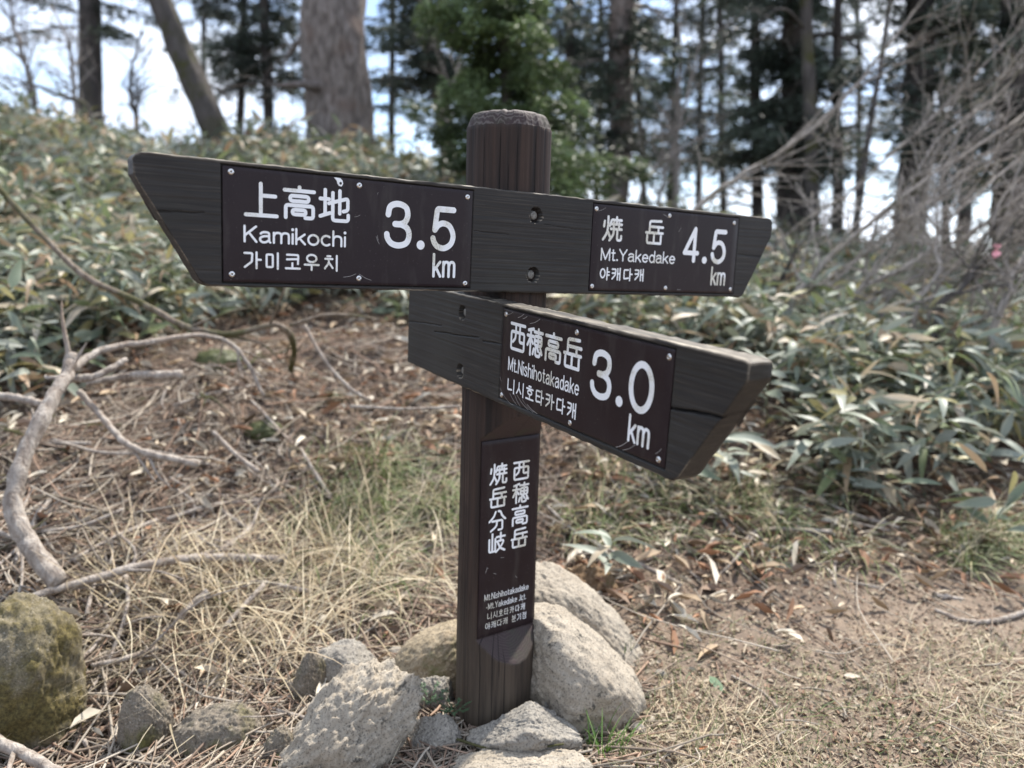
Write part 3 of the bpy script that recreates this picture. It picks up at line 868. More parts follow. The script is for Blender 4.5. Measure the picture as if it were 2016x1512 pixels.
class Ink:
    def __init__(s): s.b = Bag(); s.lv = 0
    def ribbon(s, p, w, closed):
        """p (n,2) in metres on the plate; round ended ribbon"""
        s.lv += 1
        y = -0.0002 - 0.000012 * s.lv
        if closed: p = p[:-1]
        n = len(p)
        if closed:
            t = np.roll(p, -1, 0) - np.roll(p, 1, 0)
        else:
            t = np.gradient(p, axis=0)
        t /= np.linalg.norm(t, axis=1)[:, None] + 1e-12
        nn = np.stack([-t[:, 1], t[:, 0]], -1)
        L, Rr = p + nn * w / 2, p - nn * w / 2
        V2 = np.vstack([L, Rr])
        i = np.arange(n if closed else n - 1); k = (i + 1) % n
        Q = np.stack([i, n + i, n + k, k], -1)
        V = np.stack([V2[:, 0], np.full(len(V2), y), V2[:, 1]], -1)
        s.b.add(V, Q)
        if not closed:
            for c, d in ((p[0], -t[0]), (p[-1], t[-1])):
                m = np.array([-d[1], d[0]])
                a = np.linspace(-np.pi / 2, np.pi / 2, 9)
                rim = c + w / 2 * (np.cos(a)[:, None] * d + np.sin(a)[:, None] * m)
                V2 = np.vstack([c, rim])
                V = np.stack([V2[:, 0], np.full(len(V2), y), V2[:, 1]], -1)
                j = np.arange(1, 9)
                s.b.add(V, T=np.stack([np.zeros(8, int), j, j + 1], -1))
    def dot(s, c, r):
        s.lv += 1
        a = np.linspace(0, 2 * np.pi, 25)[:-1]
        V2 = np.vstack([c, np.array(c) + r * np.stack([np.cos(a), np.sin(a)], -1)])
        V = np.stack([V2[:, 0], np.full(len(V2), -0.0002 - 0.000012 * s.lv), V2[:, 1]], -1)
        j = np.arange(24)
        s.b.add(V, T=np.stack([np.zeros(24, int), j + 1, (j + 1) % 24 + 1], -1))
    def glyph(s, strokes, x0, x1, zt, zb, w, gw=100.0, dot=0.75, r=9):
        """ink box in mm"""
        fx = lambda q: (x0 + w / 2 + q[0] / gw * (x1 - x0 - w)) / 1000 if gw > 0 else x0 / 1000
        fz = lambda q: (zt - w / 2 - q[1] / 100 * (zt - zb - w)) / 1000
        for st in strokes:
            if isinstance(st, tuple) and st[0] == 'D':
                q = (st[1], st[2]); s.dot((fx(q), fz(q)), w * dot / 1000)
                continue
            p, cl = sample_stroke(st, r)
            s.ribbon(np.array([(fx(q), fz(q)) for q in p]), w / 1000, cl)
    def run(s, text, x0, x1, zt, zb, w, gap=18.0):
        ws = [LAT[c][0] for c in text]
        tot = sum(ws) + gap * (len(text) - 1)
        k = (x1 - x0 - w) / tot
        x = x0 + w / 2
        for c, gw in zip(text, ws):
            if LAT[c][1]:
                xa = x - w / 2
                s.glyph(LAT[c][1], xa, xa + gw * k + w, zt, zb, w, gw=max(gw, 0.01), dot=0.68)
            x += (gw + gap) * k
    def cells(s, text, xs, zt, zb, w, r=9):
        for c, (a, b) in zip(text, xs):
            if c != ' ': s.glyph(G[c], a, b, zt, zb, w, r=r)
    def build(s, parent, name="lettering", mat=None):
        return s.b.build(name, mat or M_WHITE, parent, smooth_=False)

def even(x0, x1, n, fill=0.86):
    p = (x1 - x0) / (n - 1 + fill)
    return [(x0 + i * p, x0 + i * p + p * fill) for i in range(n)]

def line(parent, fn):
    k = Ink(); fn(k)
    return tag(k.build(parent), kind='stuff')

# ---- upper board: two plates
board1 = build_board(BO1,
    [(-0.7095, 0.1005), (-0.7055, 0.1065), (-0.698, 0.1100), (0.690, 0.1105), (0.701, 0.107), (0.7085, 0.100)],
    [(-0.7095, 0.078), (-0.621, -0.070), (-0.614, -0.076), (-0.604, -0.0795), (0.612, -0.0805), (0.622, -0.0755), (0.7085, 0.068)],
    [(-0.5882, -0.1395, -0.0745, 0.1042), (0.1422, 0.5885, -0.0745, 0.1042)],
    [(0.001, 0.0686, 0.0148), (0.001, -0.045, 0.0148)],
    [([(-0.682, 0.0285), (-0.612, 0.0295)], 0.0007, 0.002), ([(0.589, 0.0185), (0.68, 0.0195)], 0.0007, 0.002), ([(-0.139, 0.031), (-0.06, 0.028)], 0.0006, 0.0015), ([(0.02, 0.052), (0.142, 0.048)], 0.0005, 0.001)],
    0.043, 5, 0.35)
tag(board1, "upper arrow board with a plate at each end")
pl = plate(board1, -0.5857, -0.1420, -0.0724, 0.1020)
pr = plate(board1, 0.1447, 0.5860, -0.0724, 0.1020)
screws(board1, [(-572.9, 93.8), (-363.8, 92.2), (-153.2, 90.4), (-572.6, -60.5), (-362.1, -61.3), (-152.2, -65.1)])
screws(board1, [(152.5, 92.2), (360.4, 92.8), (570.7, 90.7), (152.5, -63.9), (363.5, -63.5), (576.1, -62.3)])
bolt(board1, 0.001, 0.0686); bolt(board1, 0.001, -0.045)
line(board1, lambda k: k.cells("上高地", [(-554.2, -500), (-493.6, -439.2), (-434.7, -380.3)], 83, 29, 6.0))
line(board1, lambda k: k.run("Kamikochi", -555.1, -386.5, 16, -11, 3.6))
line(board1, lambda k: k.cells("가미코우치", [(-555.4, -526.7), (-521.5, -498), (-490, -463.5), (-459, -432), (-424.6, -399)], -23.8, -51.6, 3.4))
def d1(k):
    k.glyph(G['3'], -317.8, -264.9, 72, -8, 10.4); k.dot((-0.2468, 0.0000), 0.0080); k.glyph(G['5'], -227.7, -176.5, 70, -8.4, 10.4)
line(board1, d1)
line(board1, lambda k: k.run("km", -222, -174.2, -12.5, -56.2, 5.2, gap=22))
line(board1, lambda k: k.cells("焼岳", [(170.5, 225.3), (290, 344.8)], 81.5, 28.7, 5.6))
line(board1, lambda k: k.run("Mt.Yakedake", 170.1, 385.1, 15.3, -11, 3.3))
line(board1, lambda k: k.cells("야캐다캐", [(170.4, 197.8), (202.5, 229.5), (235, 262), (267.3, 295.9)], -23.8, -51.6, 3.4))
def d2(k):
    k.glyph(G['4'], 408, 459.8, 74, -5.8, 10.2); k.dot((0.4791, 0.0016), 0.0080); k.glyph(G['5'], 498.5, 548.7, 73, -5.5, 10.4)
line(board1, d2)
line(board1, lambda k: k.run("km", 504.9, 554.8, -11.1, -54.8, 5.2, gap=22))

def scratches(parent, segs, wid):
    k = Ink(); k.lv = -10
    for (a, b) in segs:
        a, b = np.array(a) / 1000, np.array(b) / 1000
        p = spline([a, (a + b) / 2 + (b - a)[::-1] * [0.05, -0.05], b], 8)
        k.ribbon(p, wid * random.uniform(0.5, 1.1), False)
    return k.build(parent, "scratch_marks", M_SCRATCH)
scratches(board1, [((-332, 10), (-326, -2)), ((-330, 12), (-328, 4)), ((-390, -60), (-368, -54)), ((-362, -54), (-340, -64)), ((-330, 84), (-331, 80)), ((390, 60), (397, 70)), ((156, 88), (176, 96)), ((356, 88), (340, 94)), ((398, -66), (410, -66)), ((-372, 40), (-362, 44))], 0.0009)

def torn_patch(parent):
    p = np.array([(-409, 101), (-404, 101), (-398, 100.5), (-394, 97), (-393, 92), (-395.5, 87.5), (-400, 88), (-403, 92), (-404, 96)]) / 1000
    c = p.mean(0)
    V = [[c[0], -0.0009, c[1]]] + [[q[0], -0.0006, q[1]] for q in p] + [[q[0], 0.0006, q[1]] for q in p]
    n = len(p); j = np.arange(n); k = (j + 1) % n
    b = Bag(); b.add(V, np.stack([1 + j, 1 + k, 1 + n + k, 1 + n + j], -1), np.stack([np.zeros(n, int), 1 + k, 1 + j], -1))
    o = b.build("tape_scrap", M_WHITE, parent, False)
    k_ = Ink(); k_.lv = 70; k_.dot((-0.3975, 0.0925), 0.0022)
    k_.build(parent, "tape_hole", M_DARK)
    return tag(o, "torn scrap of white tape")
torn_patch(board1)

# ---- lower board
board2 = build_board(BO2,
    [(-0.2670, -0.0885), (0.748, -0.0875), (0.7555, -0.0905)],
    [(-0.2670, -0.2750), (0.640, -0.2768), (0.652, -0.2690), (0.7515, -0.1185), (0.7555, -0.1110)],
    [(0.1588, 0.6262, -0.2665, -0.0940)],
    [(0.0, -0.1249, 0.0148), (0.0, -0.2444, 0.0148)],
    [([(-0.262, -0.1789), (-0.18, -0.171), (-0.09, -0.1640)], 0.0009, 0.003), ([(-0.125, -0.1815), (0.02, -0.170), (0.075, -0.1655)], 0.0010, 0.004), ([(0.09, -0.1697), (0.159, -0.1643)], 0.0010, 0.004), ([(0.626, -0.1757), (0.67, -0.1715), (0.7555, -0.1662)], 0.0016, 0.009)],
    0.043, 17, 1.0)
tag(board2, "lower arrow board with one plate, cracked at its pointed end")
plate(board2, 0.1613, 0.6237, -0.2640, -0.0964)
screws(board2, [(171.5, -106.4), (394.8, -106.9), (613.0, -108.3), (169.3, -258.0), (392.5, -256.0), (610.0, -255.1)])
bolt(board2, 0.0, -0.1249); bolt(board2, 0.0, -0.2444)
line(board2, lambda k: k.cells("西穂高岳", [(191.2, 244.2), (247.5, 301.2), (306.2, 358.2), (362.3, 414.6)], -115.8, -168, 5.8))
line(board2, lambda k: k.run("Mt.Nishihotakadake", 189, 413, -181, -207, 2.9, gap=22))
line(board2, lambda k: k.cells("니시호타카다캐", even(189.4, 410.4, 7, 0.84), -220, -247.5, 3.4))
def d3(k):
    k.glyph(G['3'], 440, 493.8, -123.6, -200.6, 10.4); k.dot((0.5144, -0.1926), 0.0082); k.glyph(G['0'], 533.8, 589.6, -123.2, -200, 10.4)
line(board2, d3)
line(board2, lambda k: k.run("km", 540, 589.4, -204.3, -247, 5.2, gap=22))
scratches(board2, [((164, -246), (195, -264.3)), ((195.2, -264.3), (214, -267)), ((214, -244), (238, -263.9)), ((225.7, -246.2), (265.5, -264)), ((243.5, -249.7), (282, -265)), ((261, -254.9), (295, -264)), ((200, -248), (226, -264)), ((161.7, -225.5), (168, -232)), ((179.8, -106.2), (197, -99.4)), ((215, -107), (234.7, -98)), ((256, -112), (287, -100)), ((232, -106.5), (245, -101)), ((516, -263), (541, -247.4)), ((532, -263), (559, -247.7)), ((604, -248), (615, -238))], 0.0011)

# ---- post
def build_post():
    D3 = 0.0389 - 0.0036
    zt_, zb_ = -0.3812 + CZ, -0.8115 + CZ
    R0 = 0.0845
    ztop = 1.262
    nth = 420
    th = np.arange(nth) / nth * 2 * np.pi
    zs = np.concatenate([np.linspace(-0.12, 0.10, 30), np.linspace(0.105, zb_ - 0.0005, 40), np.linspace(zb_ + 0.0005, zt_ - 0.0005, 90), np.linspace(zt_ + 0.0005, 0.75, 36), np.linspace(0.756, ztop, 70)])
    prof = [(R0, ztop), (R0 * 0.985, ztop + 0.004), (R0 * 0.95, ztop + 0.012), (R0 * 0.905, ztop + 0.020), (R0 * 0.86, ztop + 0.0255), (R0 * 0.79, ztop + 0.0285), (R0 * 0.6, ztop + 0.0315), (R0 * 0.3, ztop + 0.0335), (0.0005, ztop + 0.034)]
    pr_, pz = np.array(prof).T
    tt = np.linspace(0, 1, 26); k = np.linspace(0, 1, len(prof))
    zz = np.concatenate([zs, np.interp(tt, k, pz)[1:]]); rr = np.concatenate([np.full(len(zs), R0), np.interp(tt, k, pr_)[1:]])
    capm = np.concatenate([np.zeros(len(zs)), np.ones(25)])
    TH, ZZ = np.meshgrid(th, zz)
    R_ = rr[:, None] * np.ones(nth)[None]
    cx, cy = np.cos(TH), np.sin(TH)
    fib = 0.0004 * fbm(cx * 40, cy * 40, ZZ * 3, o=3, s=2) + 0.0015 * fbm(cx * 5, cy * 5, ZZ * 1.2, o=3, s=6)
    R_ = R_ + fib * (R_ > 0.01)
    # scalloped adze marks on the rounded head
    sc_ = np.abs(np.sin(TH * 11 + 0.8 * np.sin(TH * 3)))
    R_ = R_ - capm[:, None] * 0.0011 * sc_ * (R_ > 0.02)
    ZZ = ZZ + 0.0012 * fbm(cx * 6, cy * 6, o=3, s=44) * np.concatenate([np.zeros(len(zs) - 1), np.ones(26)])[:, None]
    ang = math.atan2(-0.80747, 0.58991)
    pd = np.where(ZZ < zb_, D3 + (zb_ - ZZ) * 0.90, np.where(ZZ > zt_, D3 + (ZZ - zt_) * 0.90, D3))
    ca = np.cos(TH - ang)
    lim = np.where(ca > 0.05, pd / np.maximum(ca, 0.05), 9)
    cut = lim < R_
    R_ = np.minimum(R_, lim)
    endg = np.where(cut & ((ZZ < zb_) | (ZZ > zt_)), 1.0, 0.0)
    endg = np.maximum(endg, capm[:, None] * np.ones(nth))
    crack = np.zeros_like(R_)
    r = np.random.default_rng(4)
    spec = [(-1.95, 0.0, 0.30, 1), (-1.62, -0.02, 0.24, 1), (-1.30, 0.02, 0.2, 1), (-2.3, 0.0, 0.33, 1), (-1.45, 0.12, 0.33, 0.8), (-1.75, 0.95, 1.26, 1), (-1.35, 0.98, 1.25, 1), (-2.15, 1.0, 1.26, 1), (-1.55, 0.90, 1.2, 0.8), (-0.9, 0.9, 1.26, 0.8), (-2.6, 0.2, 0.9, 0.7)]
    for _ in range(14):
        z0 = r.uniform(-0.1, 1.0); spec.append((r.uniform(-3.1, 3.1), z0, z0 + r.uniform(0.08, 0.3), r.uniform(0.3, 0.7)))
    for (a0, z0, z1, dp) in spec:
        a = a0 + 0.02 * fbm(ZZ * 9, ZZ * 0 + a0, o=2, s=9)
        dlt = np.abs((TH - a + np.pi) % (2 * np.pi) - np.pi)
        m = np.clip(1.5 - dlt / 0.0075, 0, 1) * smooth(z0, z0 + 0.03, ZZ) * (1 - smooth(z1 - 0.03, z1, ZZ))
        m = m * ~(cut & (ZZ > zb_) & (ZZ < zt_))
        R_ = R_ - 0.0026 * dp * m * (R_ > 0.02); crack = np.maximum(crack, m * min(1, dp + 0.2))
    V = np.stack([R_ * cx, R_ * cy, ZZ], -1).reshape(-1, 3)
    n = len(zz)
    i = np.arange(n - 1)[:, None] * nth; j = np.arange(nth)[None]; k2 = (j + 1) % nth
    Q = np.stack([i + j, i + k2, i + nth + k2, i + nth + j], -1).reshape(-1, 4)
    o = np_mesh("post", V, Q, M_POST, sign, extra={"endgrain": endg.ravel(), "crack": crack.ravel()})
    return o
post = build_post()
holder = np.array(PL3[0])
def post_local(fr):
    O, U, V, Nn = fr
    return Matrix([[U[i], -Nn[i], V[i], O[i] - POST[i]] for i in range(3)] + [[0, 0, 0, 1]])
ML3 = post_local(PL3)
def on_post(o):
    o.matrix_local = ML3 @ o.matrix_local
    return o
on_post(plate(post, -0.0736, 0.0730, -0.8110, -0.3830, y0=0.0004, y1=0.0032))
_b4 = set(post.children)
screws(post, [(-61.9, -394.7), (61.0, -391.7), (60.0, -593.3), (-62.2, -600.4), (-60.7, -801.5), (59.8, -797.9)], 0.85)
for c in set(post.children) - _b4: on_post(c)
def v_right(k):
    for c, (zt, zb) in zip("西穂高岳", [(-435, -477.5), (-482, -528.5), (-531, -577.5), (-583, -626.8)]):
        k.glyph(G[c], 4.6 if c != '西' else 5.4, 49.4, zt, zb, 4.8)
def v_left(k):
    for c, (zt, zb) in zip("焼岳分岐", [(-432.5, -479), (-484.5, -527.8), (-533.5, -579.6), (-582, -627)]):
        k.glyph(G[c], -53.8, -9, zt, zb, 4.8)
on_post(line(post, v_right)); on_post(line(post, v_left))
on_post(line(post, lambda k: k.run("Mt.Nishihotakadake", -59.5, 56.5, -714.3, -728.8, 1.4, gap=22)))
on_post(line(post, lambda k: k.run("-Mt.Yakedake Jct.", -54.5, 50.6, -735.6, -750, 1.4, gap=22)))
on_post(line(post, lambda k: k.cells("니시호타카다캐", even(-51.2, 48.8, 7, 0.84), -757.5, -773.5, 1.5)))
on_post(line(post, lambda k: k.cells("야캐다캐 분기점", [(-55.8, -42.2), (-40.8, -27.2), (-25.2, -11.6), (-10, 3), (3, 4), (13.5, 25), (27.5, 39), (41.8, 53.2)], -778.8, -795, 1.5)))
on_post(scratches(post, [((-58, -665.7), (-54.4, -655.4)), ((-54.4, -655.4), (-51.3, -657.2)), ((-37.3, -671.4), (-30.8, -674)), ((37.9, -738), (42.8, -757.8)), ((40, -740), (43, -752)), ((-20, -640), (-12, -641)), ((20, -690), (24, -694))], 0.0013))

# ------------------------------------------------------------------ leaves and undergrowth
def leaf_template(nx=7, droop=0.28, fold=0.12, wid=0.11, twist=0.0):
    t = np.linspace(0, 1, nx)
    wv = wid * np.sin(np.pi * t ** 0.72) ** 0.8 + 0.004
    wv[-1] = 0.003
    V, C = [], []
    for a, b in zip(t, wv):
        z = -droop * a * a + 0.06 * a
        c, s = math.cos(twist * a), math.sin(twist * a)
        for m in (-1, -0.72, 0, 0.72, 1):
            V.append((a, m * b * c, z + abs(m) * fold * b * 2 + m * b * s))
    i = np.arange(nx - 1)[:, None] * 5 + np.arange(4)[None]
    Q = np.stack([i, i + 5, i + 6, i + 1], -1).reshape(-1, 4)
    return np.array(V), Q
LEAF_T = [leaf_template(droop=d, twist=tw, wid=wd) for d, tw, wd in ((0.15, 0.3, 0.105), (0.45, -0.4, 0.115), (0.3, 0.8, 0.10), (0.75, 0.2, 0.11), (0.95, -1.6, 0.085), (0.05, 1.3, 0.13))]
def leaf_cols(nx, mid, margin):
    row = np.array([margin, mid, mid, mid, margin], float)
    c = np.tile(row, (nx, 1)); c[-5:] = margin
    return c
GREENS = np.array([(0.125, 0.155, 0.105), (0.165, 0.19, 0.142), (0.205, 0.225, 0.182), (0.15, 0.18, 0.085), (0.25, 0.265, 0.22)]) * 1.12
DRYS = np.array([(0.38, 0.34, 0.16), (0.30, 0.27, 0.12), (0.40, 0.33, 0.23), (0.34, 0.25, 0.16), (0.46, 0.40, 0.31), (0.27, 0.18, 0.11)])

def bamboo_mass(name, pts, n_leaf, hmin, hmax, dry=0.12, llen=(0.075, 0.165), pale=0.5):
    b = Bag()
    k = len(pts)
    stems = rng.uniform(hmin, hmax, k)
    lean = rng.normal(0, 0.22, (k, 2))
    for ti, (tv, tq) in enumerate(LEAF_T):
        m = max(1, k * n_leaf // len(LEAF_T))
        who = rng.integers(0, k, m)
        f = rng.uniform(0.15, 1.0, m) ** 0.7
        h = stems[who] * f
        base = pts[who] + np.stack([lean[who, 0] * h, lean[who, 1] * h, h], -1)
        az = rng.uniform(0, 2 * np.pi, m); el = rng.normal(0.1, 0.45, m)
        d = np.stack([np.cos(az) * np.cos(el), np.sin(az) * np.cos(el) , np.sin(el)], -1)
        X, Y, Z = basis(d, rng.normal(0, 0.65, m))
        Y = Y * rng.uniform(0.7, 1.25, m)[:, None]
        L = rng.uniform(llen[0], llen[1], m)[:, None]
        base = base + X * rng.uniform(0.0, 0.08, m)[:, None]
        isd = rng.random(m) < dry
        tint = np.where(isd[:, None], DRYS[rng.integers(0, len(DRYS), m)], GREENS[rng.integers(0, len(GREENS), m)]) * rng.uniform(0.75, 1.2, m)[:, None]
        V, Q, _ = scatter(tv, tq, None, X * L, Y * L, Z * L, base)
        mid = np.repeat(tint, len(tv), 0)
        marg = np.where((rng.random(m) < pale)[:, None], tint * 0.4 + np.array([0.33, 0.31, 0.23]) * 0.6, tint)
        mm = np.repeat(marg, len(tv), 0)
        sel = np.tile(np.abs(np.tile([-1, -0.72, 0, 0.72, 1], 7)) > 0.9, m)
        b.add(V, Q, col=np.where(sel[:, None], mm, mid))
    return tag(b.build(name, M_LEAF), kind='stuff')

def in_view(n, y0, y1, power=1.0, pad=0.08, x_lo=-1, x_hi=1):
    """random ground points in the wedge the photo shows, between distances y0 and y1"""
    t = rng.random(n)
    y = (y0 ** (1 - power) + t * (y1 ** (1 - power) - y0 ** (1 - power))) ** (1 / (1 - power)) if power != 1 else y0 * (y1 / y0) ** t
    x = y * rng.uniform(-0.64 - pad, 0.64 + pad, n)
    return x, y

def bamboo_edge(x):     # how far up the bank the bamboo starts
    x = np.asarray(x, float)
    return bank_start(x) + 1.25 + 1.15 * smooth(-1.75, -1.15, x) - 2.25 * smooth(0.1, 0.75, x) + 0.2 * np.sin(x * 3.1)

x, y = in_view(6000, 2.5, 9.6, 0.6)
ok = rng.random(len(x)) < smooth(-0.15, 0.9, y - bamboo_edge(x) + 0.35 * fbm(x * 1.7, y * 1.7, o=2, s=88))
ok &= vnoise(x * 1.1, y * 1.1, s=77) > -0.62
x, y = x[ok], y[ok]
pts = np.stack([x, y, height(x, y)], -1)
bamboo_mass("bamboo_undergrowth", pts, 14, 0.12, 0.50, dry=0.30)

n_ = 900
y = rng.uniform(6.0, 8.8, n_); x = y * rng.uniform(-0.34, -0.02, n_)
bamboo_mass("tall_bamboo_brush", np.stack([x, y, height(x, y)], -1), 12, 0.22, 0.62, dry=0.28, llen=(0.10, 0.20))
n_ = 500
y = rng.uniform(7.0, 9.0, n_); x = y * rng.uniform(-0.66, -0.34, n_)
bamboo_mass("crest_bamboo_brush", np.stack([x, y, height(x, y)], -1), 11, 0.15, 0.42, dry=0.28, llen=(0.10, 0.18))

# single plants along the lower edge of the thicket
STEM_ME, LEAF_ME = None, []
for ti, (tv, tq) in enumerate(LEAF_T):
    for gi, gcol in enumerate((GREENS[1], GREENS[2], DRYS[2])):
        c = leaf_cols(7, gcol, gcol * 0.35 + np.array([0.33, 0.31, 0.24]) * 0.65)
        o = np_mesh("leaf", tv, tq, M_LEAF, col=c, link=False)
        LEAF_ME.append((o.data, gi)); bpy.data.objects.remove(o)
def bamboo_plant(x, y, label, group, big=1.0):
    global STEM_ME
    z = float(height(x, y))
    root = empty("bamboo_plant", (x, y, z - 0.01), random.uniform(0, 6.28), label, "bamboo plant", group)
    h = random.uniform(0.2, 0.42) * big
    if STEM_ME is None:
        V, Q, T = tube(spline([(0, 0, -0.03), (0.01, 0, 0.35), (0.06, 0.01, 0.75), (0.10, 0.0, 1.0)], 9), np.linspace(0.0028, 0.0016, 9), 5)
        b = Bag(); b.add(V, Q, T, (0.16, 0.17, 0.07)); st = b.build("stem", M_LEAF, link=False); STEM_ME = st.data; bpy.data.objects.remove(st)
    st = bpy.data.objects.new("stem", STEM_ME); COL.objects.link(st); st.parent = root; st.scale = (h, h, h) if h > 0 else (1, 1, 1)
    st.scale = (h * 1.0, h * 1.0, h)
    n = random.randint(6, 9)
    a0 = random.uniform(0, 6.28)
    for i in range(n):
        f = 0.45 + 0.55 * (i + 1) / n
        me, gi = random.choice(LEAF_ME)
        if gi == 2 and random.random() < 0.6: me, gi = random.choice(LEAF_ME)
        lf = bpy.data.objects.new("leaf", me); COL.objects.link(lf); lf.parent = root
        L = random.uniform(0.10, 0.18) * big
        lf.location = (0.10 * h * f * f, 0, h * f)
        lf.rotation_euler = (random.gauss(0, 0.35), -random.gauss(0.3, 0.3), a0 + i * 2.4 + random.gauss(0, 0.3))
        lf.scale = (L, L, L)
    return root

def plant_row(n, ulo, uhi, vlo, vhi, label, group, big=1.0):
    for _ in range(n):
        q = at(random.uniform(ulo, uhi), random.uniform(vlo, vhi), 7)
        bamboo_plant(q[0], q[1], label, group, big)
plant_row(26, -20, 260, 560, 760, "broad leaved dwarf bamboo at the left edge above the fallen branches", "dwarf bamboo plants on the left bank", 1.0)
plant_row(20, 1330, 2016, 880, 1000, "dwarf bamboo with pale leaf rims at the lower edge of the right thicket", "dwarf bamboo plants along the right bank edge")
plant_row(26, 1300, 2016, 700, 880, "dwarf bamboo growing inside the right thicket", "dwarf bamboo plants inside the right thicket")
plant_row(10, 560, 900, 560, 680, "dwarf bamboo on the bank behind the post", "dwarf bamboo plants behind the post")
q = at(1195, 1170); bamboo_plant(q[0], q[1], "lone young dwarf bamboo sprout between the rusty rock and the thicket", None, 0.85)

# ------------------------------------------------------------------ litter, grass, twigs
def flakes(name, n, region, palette, size, mat, curl=0.3, lift=0.004, aspect=(0.25, 0.6)):
    x, y = region(n)
    m = len(x)
    z = height(x, y) + rng.uniform(0.0, lift, m)
    az = rng.uniform(0, 2 * np.pi, m); el = rng.normal(0, 0.28, m)
    d = np.stack([np.cos(az) * np.cos(el), np.sin(az) * np.cos(el), np.sin(el)], -1)
    X, Y, Z = basis(d, rng.normal(0, 0.5, m))
    L = (size[0] * (size[1] / size[0]) ** rng.random(m))[:, None]
    W = L * rng.uniform(aspect[0], aspect[1], m)[:, None]
    tv = np.array([(-0.5, 0, 0), (-0.2, -0.5, curl), (0.25, -0.42, curl * 0.8), (0.5, 0, 0.1), (0.25, 0.42, curl), (-0.2, 0.5, curl * 0.7), (0, 0, 0)])
    tq = np.array([(6, 0, 1, 2), (6, 2, 3, 4), (6, 4, 5, 0)])
    pal = np.array(palette)
    tint = pal[rng.integers(0, len(pal), m)] * rng.uniform(0.7, 1.25, m)[:, None]
    V, Q, c = scatter(tv, tq, np.ones((7, 3)), X * L, Y * W, Z * L * 0.6, np.stack([x, y, z], -1), tint)
    return tag(np_mesh(name, V, Q, mat, col=c), kind='stuff')

def blades(name, base, az, el, L, wid, cols, bend, mat=M_GRASS, seg=7):
    m = len(base)
    t = np.linspace(0, 1, seg)
    dirh = np.stack([np.cos(az), np.sin(az), np.zeros(m)], -1)
    side = np.stack([-np.sin(az), np.cos(az), np.zeros(m)], -1)
    a = el[:, None] - bend[:, None] * t[None, :]
    ds = (L / (seg - 1))[:, None]
    hx = np.concatenate([np.zeros((m, 1)), np.cumsum(np.cos(a[:, :-1]) * ds, 1)], 1)
    hz = np.concatenate([np.zeros((m, 1)), np.cumsum(np.sin(a[:, :-1]) * ds, 1)], 1)
    kink = rng.normal(0, 0.10, m)[:, None] * (t ** 2)[None] * L[:, None] * 1.6
    p = base[:, None, :] + hx[:, :, None] * dirh[:, None, :] + kink[:, :, None] * side[:, None, :]
    p[:, :, 2] += hz
    g = height(p[:, :, 0], p[:, :, 1]) + 0.004 + rng.uniform(0, 0.02, m)[:, None] * t
    p[:, :, 2] = np.maximum(p[:, :, 2], g)
    wv = wid[:, None] * (1 - 0.85 * t ** 2)[None]
    Lf = p - side[:, None, :] * wv[:, :, None] / 2; Rt = p + side[:, None, :] * wv[:, :, None] / 2
    Rt[:, :, 2] += wv * 0.35
    V = np.stack([Lf, Rt], 2).reshape(-1, 3)
    i = (np.arange(m) * seg * 2)[:, None] + (np.arange(seg - 1) * 2)[None]
    Q = np.stack([i, i + 1, i + 3, i + 2], -1).reshape(-1, 4)
    return V, Q, np.repeat(cols, seg * 2, 0)

def tufts(name, centers, per, spread, L, wid, palette, el=(0.9, 0.35), bend=(1.2, 0.4), mat=M_GRASS):
    c = np.repeat(np.asarray(centers)[:, :2], per, 0)
    m = len(c)
    xy = c + rng.normal(0, spread, (m, 2))
    base = np.stack([xy[:, 0], xy[:, 1], height(xy[:, 0], xy[:, 1]) - 0.003], -1)
    pal = np.array(palette)
    cols = pal[rng.integers(0, len(pal), m)] * rng.uniform(0.75, 1.25, m)[:, None]
    V, Q, C = blades(name, base, rng.uniform(0, 2 * np.pi, m), rng.normal(el[0], el[1], m), rng.uniform(L[0], L[1], m), rng.uniform(wid[0], wid[1], m), cols, rng.normal(bend[0], bend[1], m), mat)
    return tag(np_mesh(name, V, Q, mat, col=C), kind='stuff')

STRAW = [(0.43, 0.355, 0.235), (0.52, 0.45, 0.32), (0.38, 0.30, 0.20), (0.35, 0.29, 0.21)]
STRAW = [tuple(q * 1.12 for q in c) for c in STRAW]
SEDGE = [(0.13, 0.165, 0.055), (0.17, 0.20, 0.08), (0.10, 0.135, 0.055), (0.36, 0.32, 0.19), (0.40, 0.34, 0.22)]
def reg_path(n):
    x, y = in_view(n, 1.25, 4.2, 1.5); k = (y < bamboo_edge(x) + 0.5); return x[k], y[k]
def reg_bank(n):
    x, y = in_view(n, 1.5, 6.5, 0.9); k = (y > bank_start(x) - 0.5); return x[k], y[k]
def reg_dead(n):
    x, y = reg_bank(n)
    k = (y > bamboo_edge(x) - 0.15) | ((x > -1.3) & (x < 0.3) & (y > bank_start(x) + 0.75) & (rng.random(len(x)) < 0.8)) | ((x > 0.15) & (y > bank_start(x) + 0.1 - 0.5 * rng.random(len(x)))) | (rng.random(len(x)) < 0.06)
    return x[k], y[k]
def reg_left(n):
    x, y = in_view(n, 1.3, 4.2, 1.2); k = (x < 0.25) & (y < bamboo_edge(x) + 0.5); return x[k], y[k]
flakes("leaf_litter", 52000, reg_path, [(0.30, 0.23, 0.165), (0.20, 0.125, 0.085), (0.38, 0.32, 0.24), (0.14, 0.10, 0.075), (0.25, 0.165, 0.115), (0.34, 0.285, 0.21), (0.30, 0.25, 0.19)], (0.005, 0.022), M_LITTER)
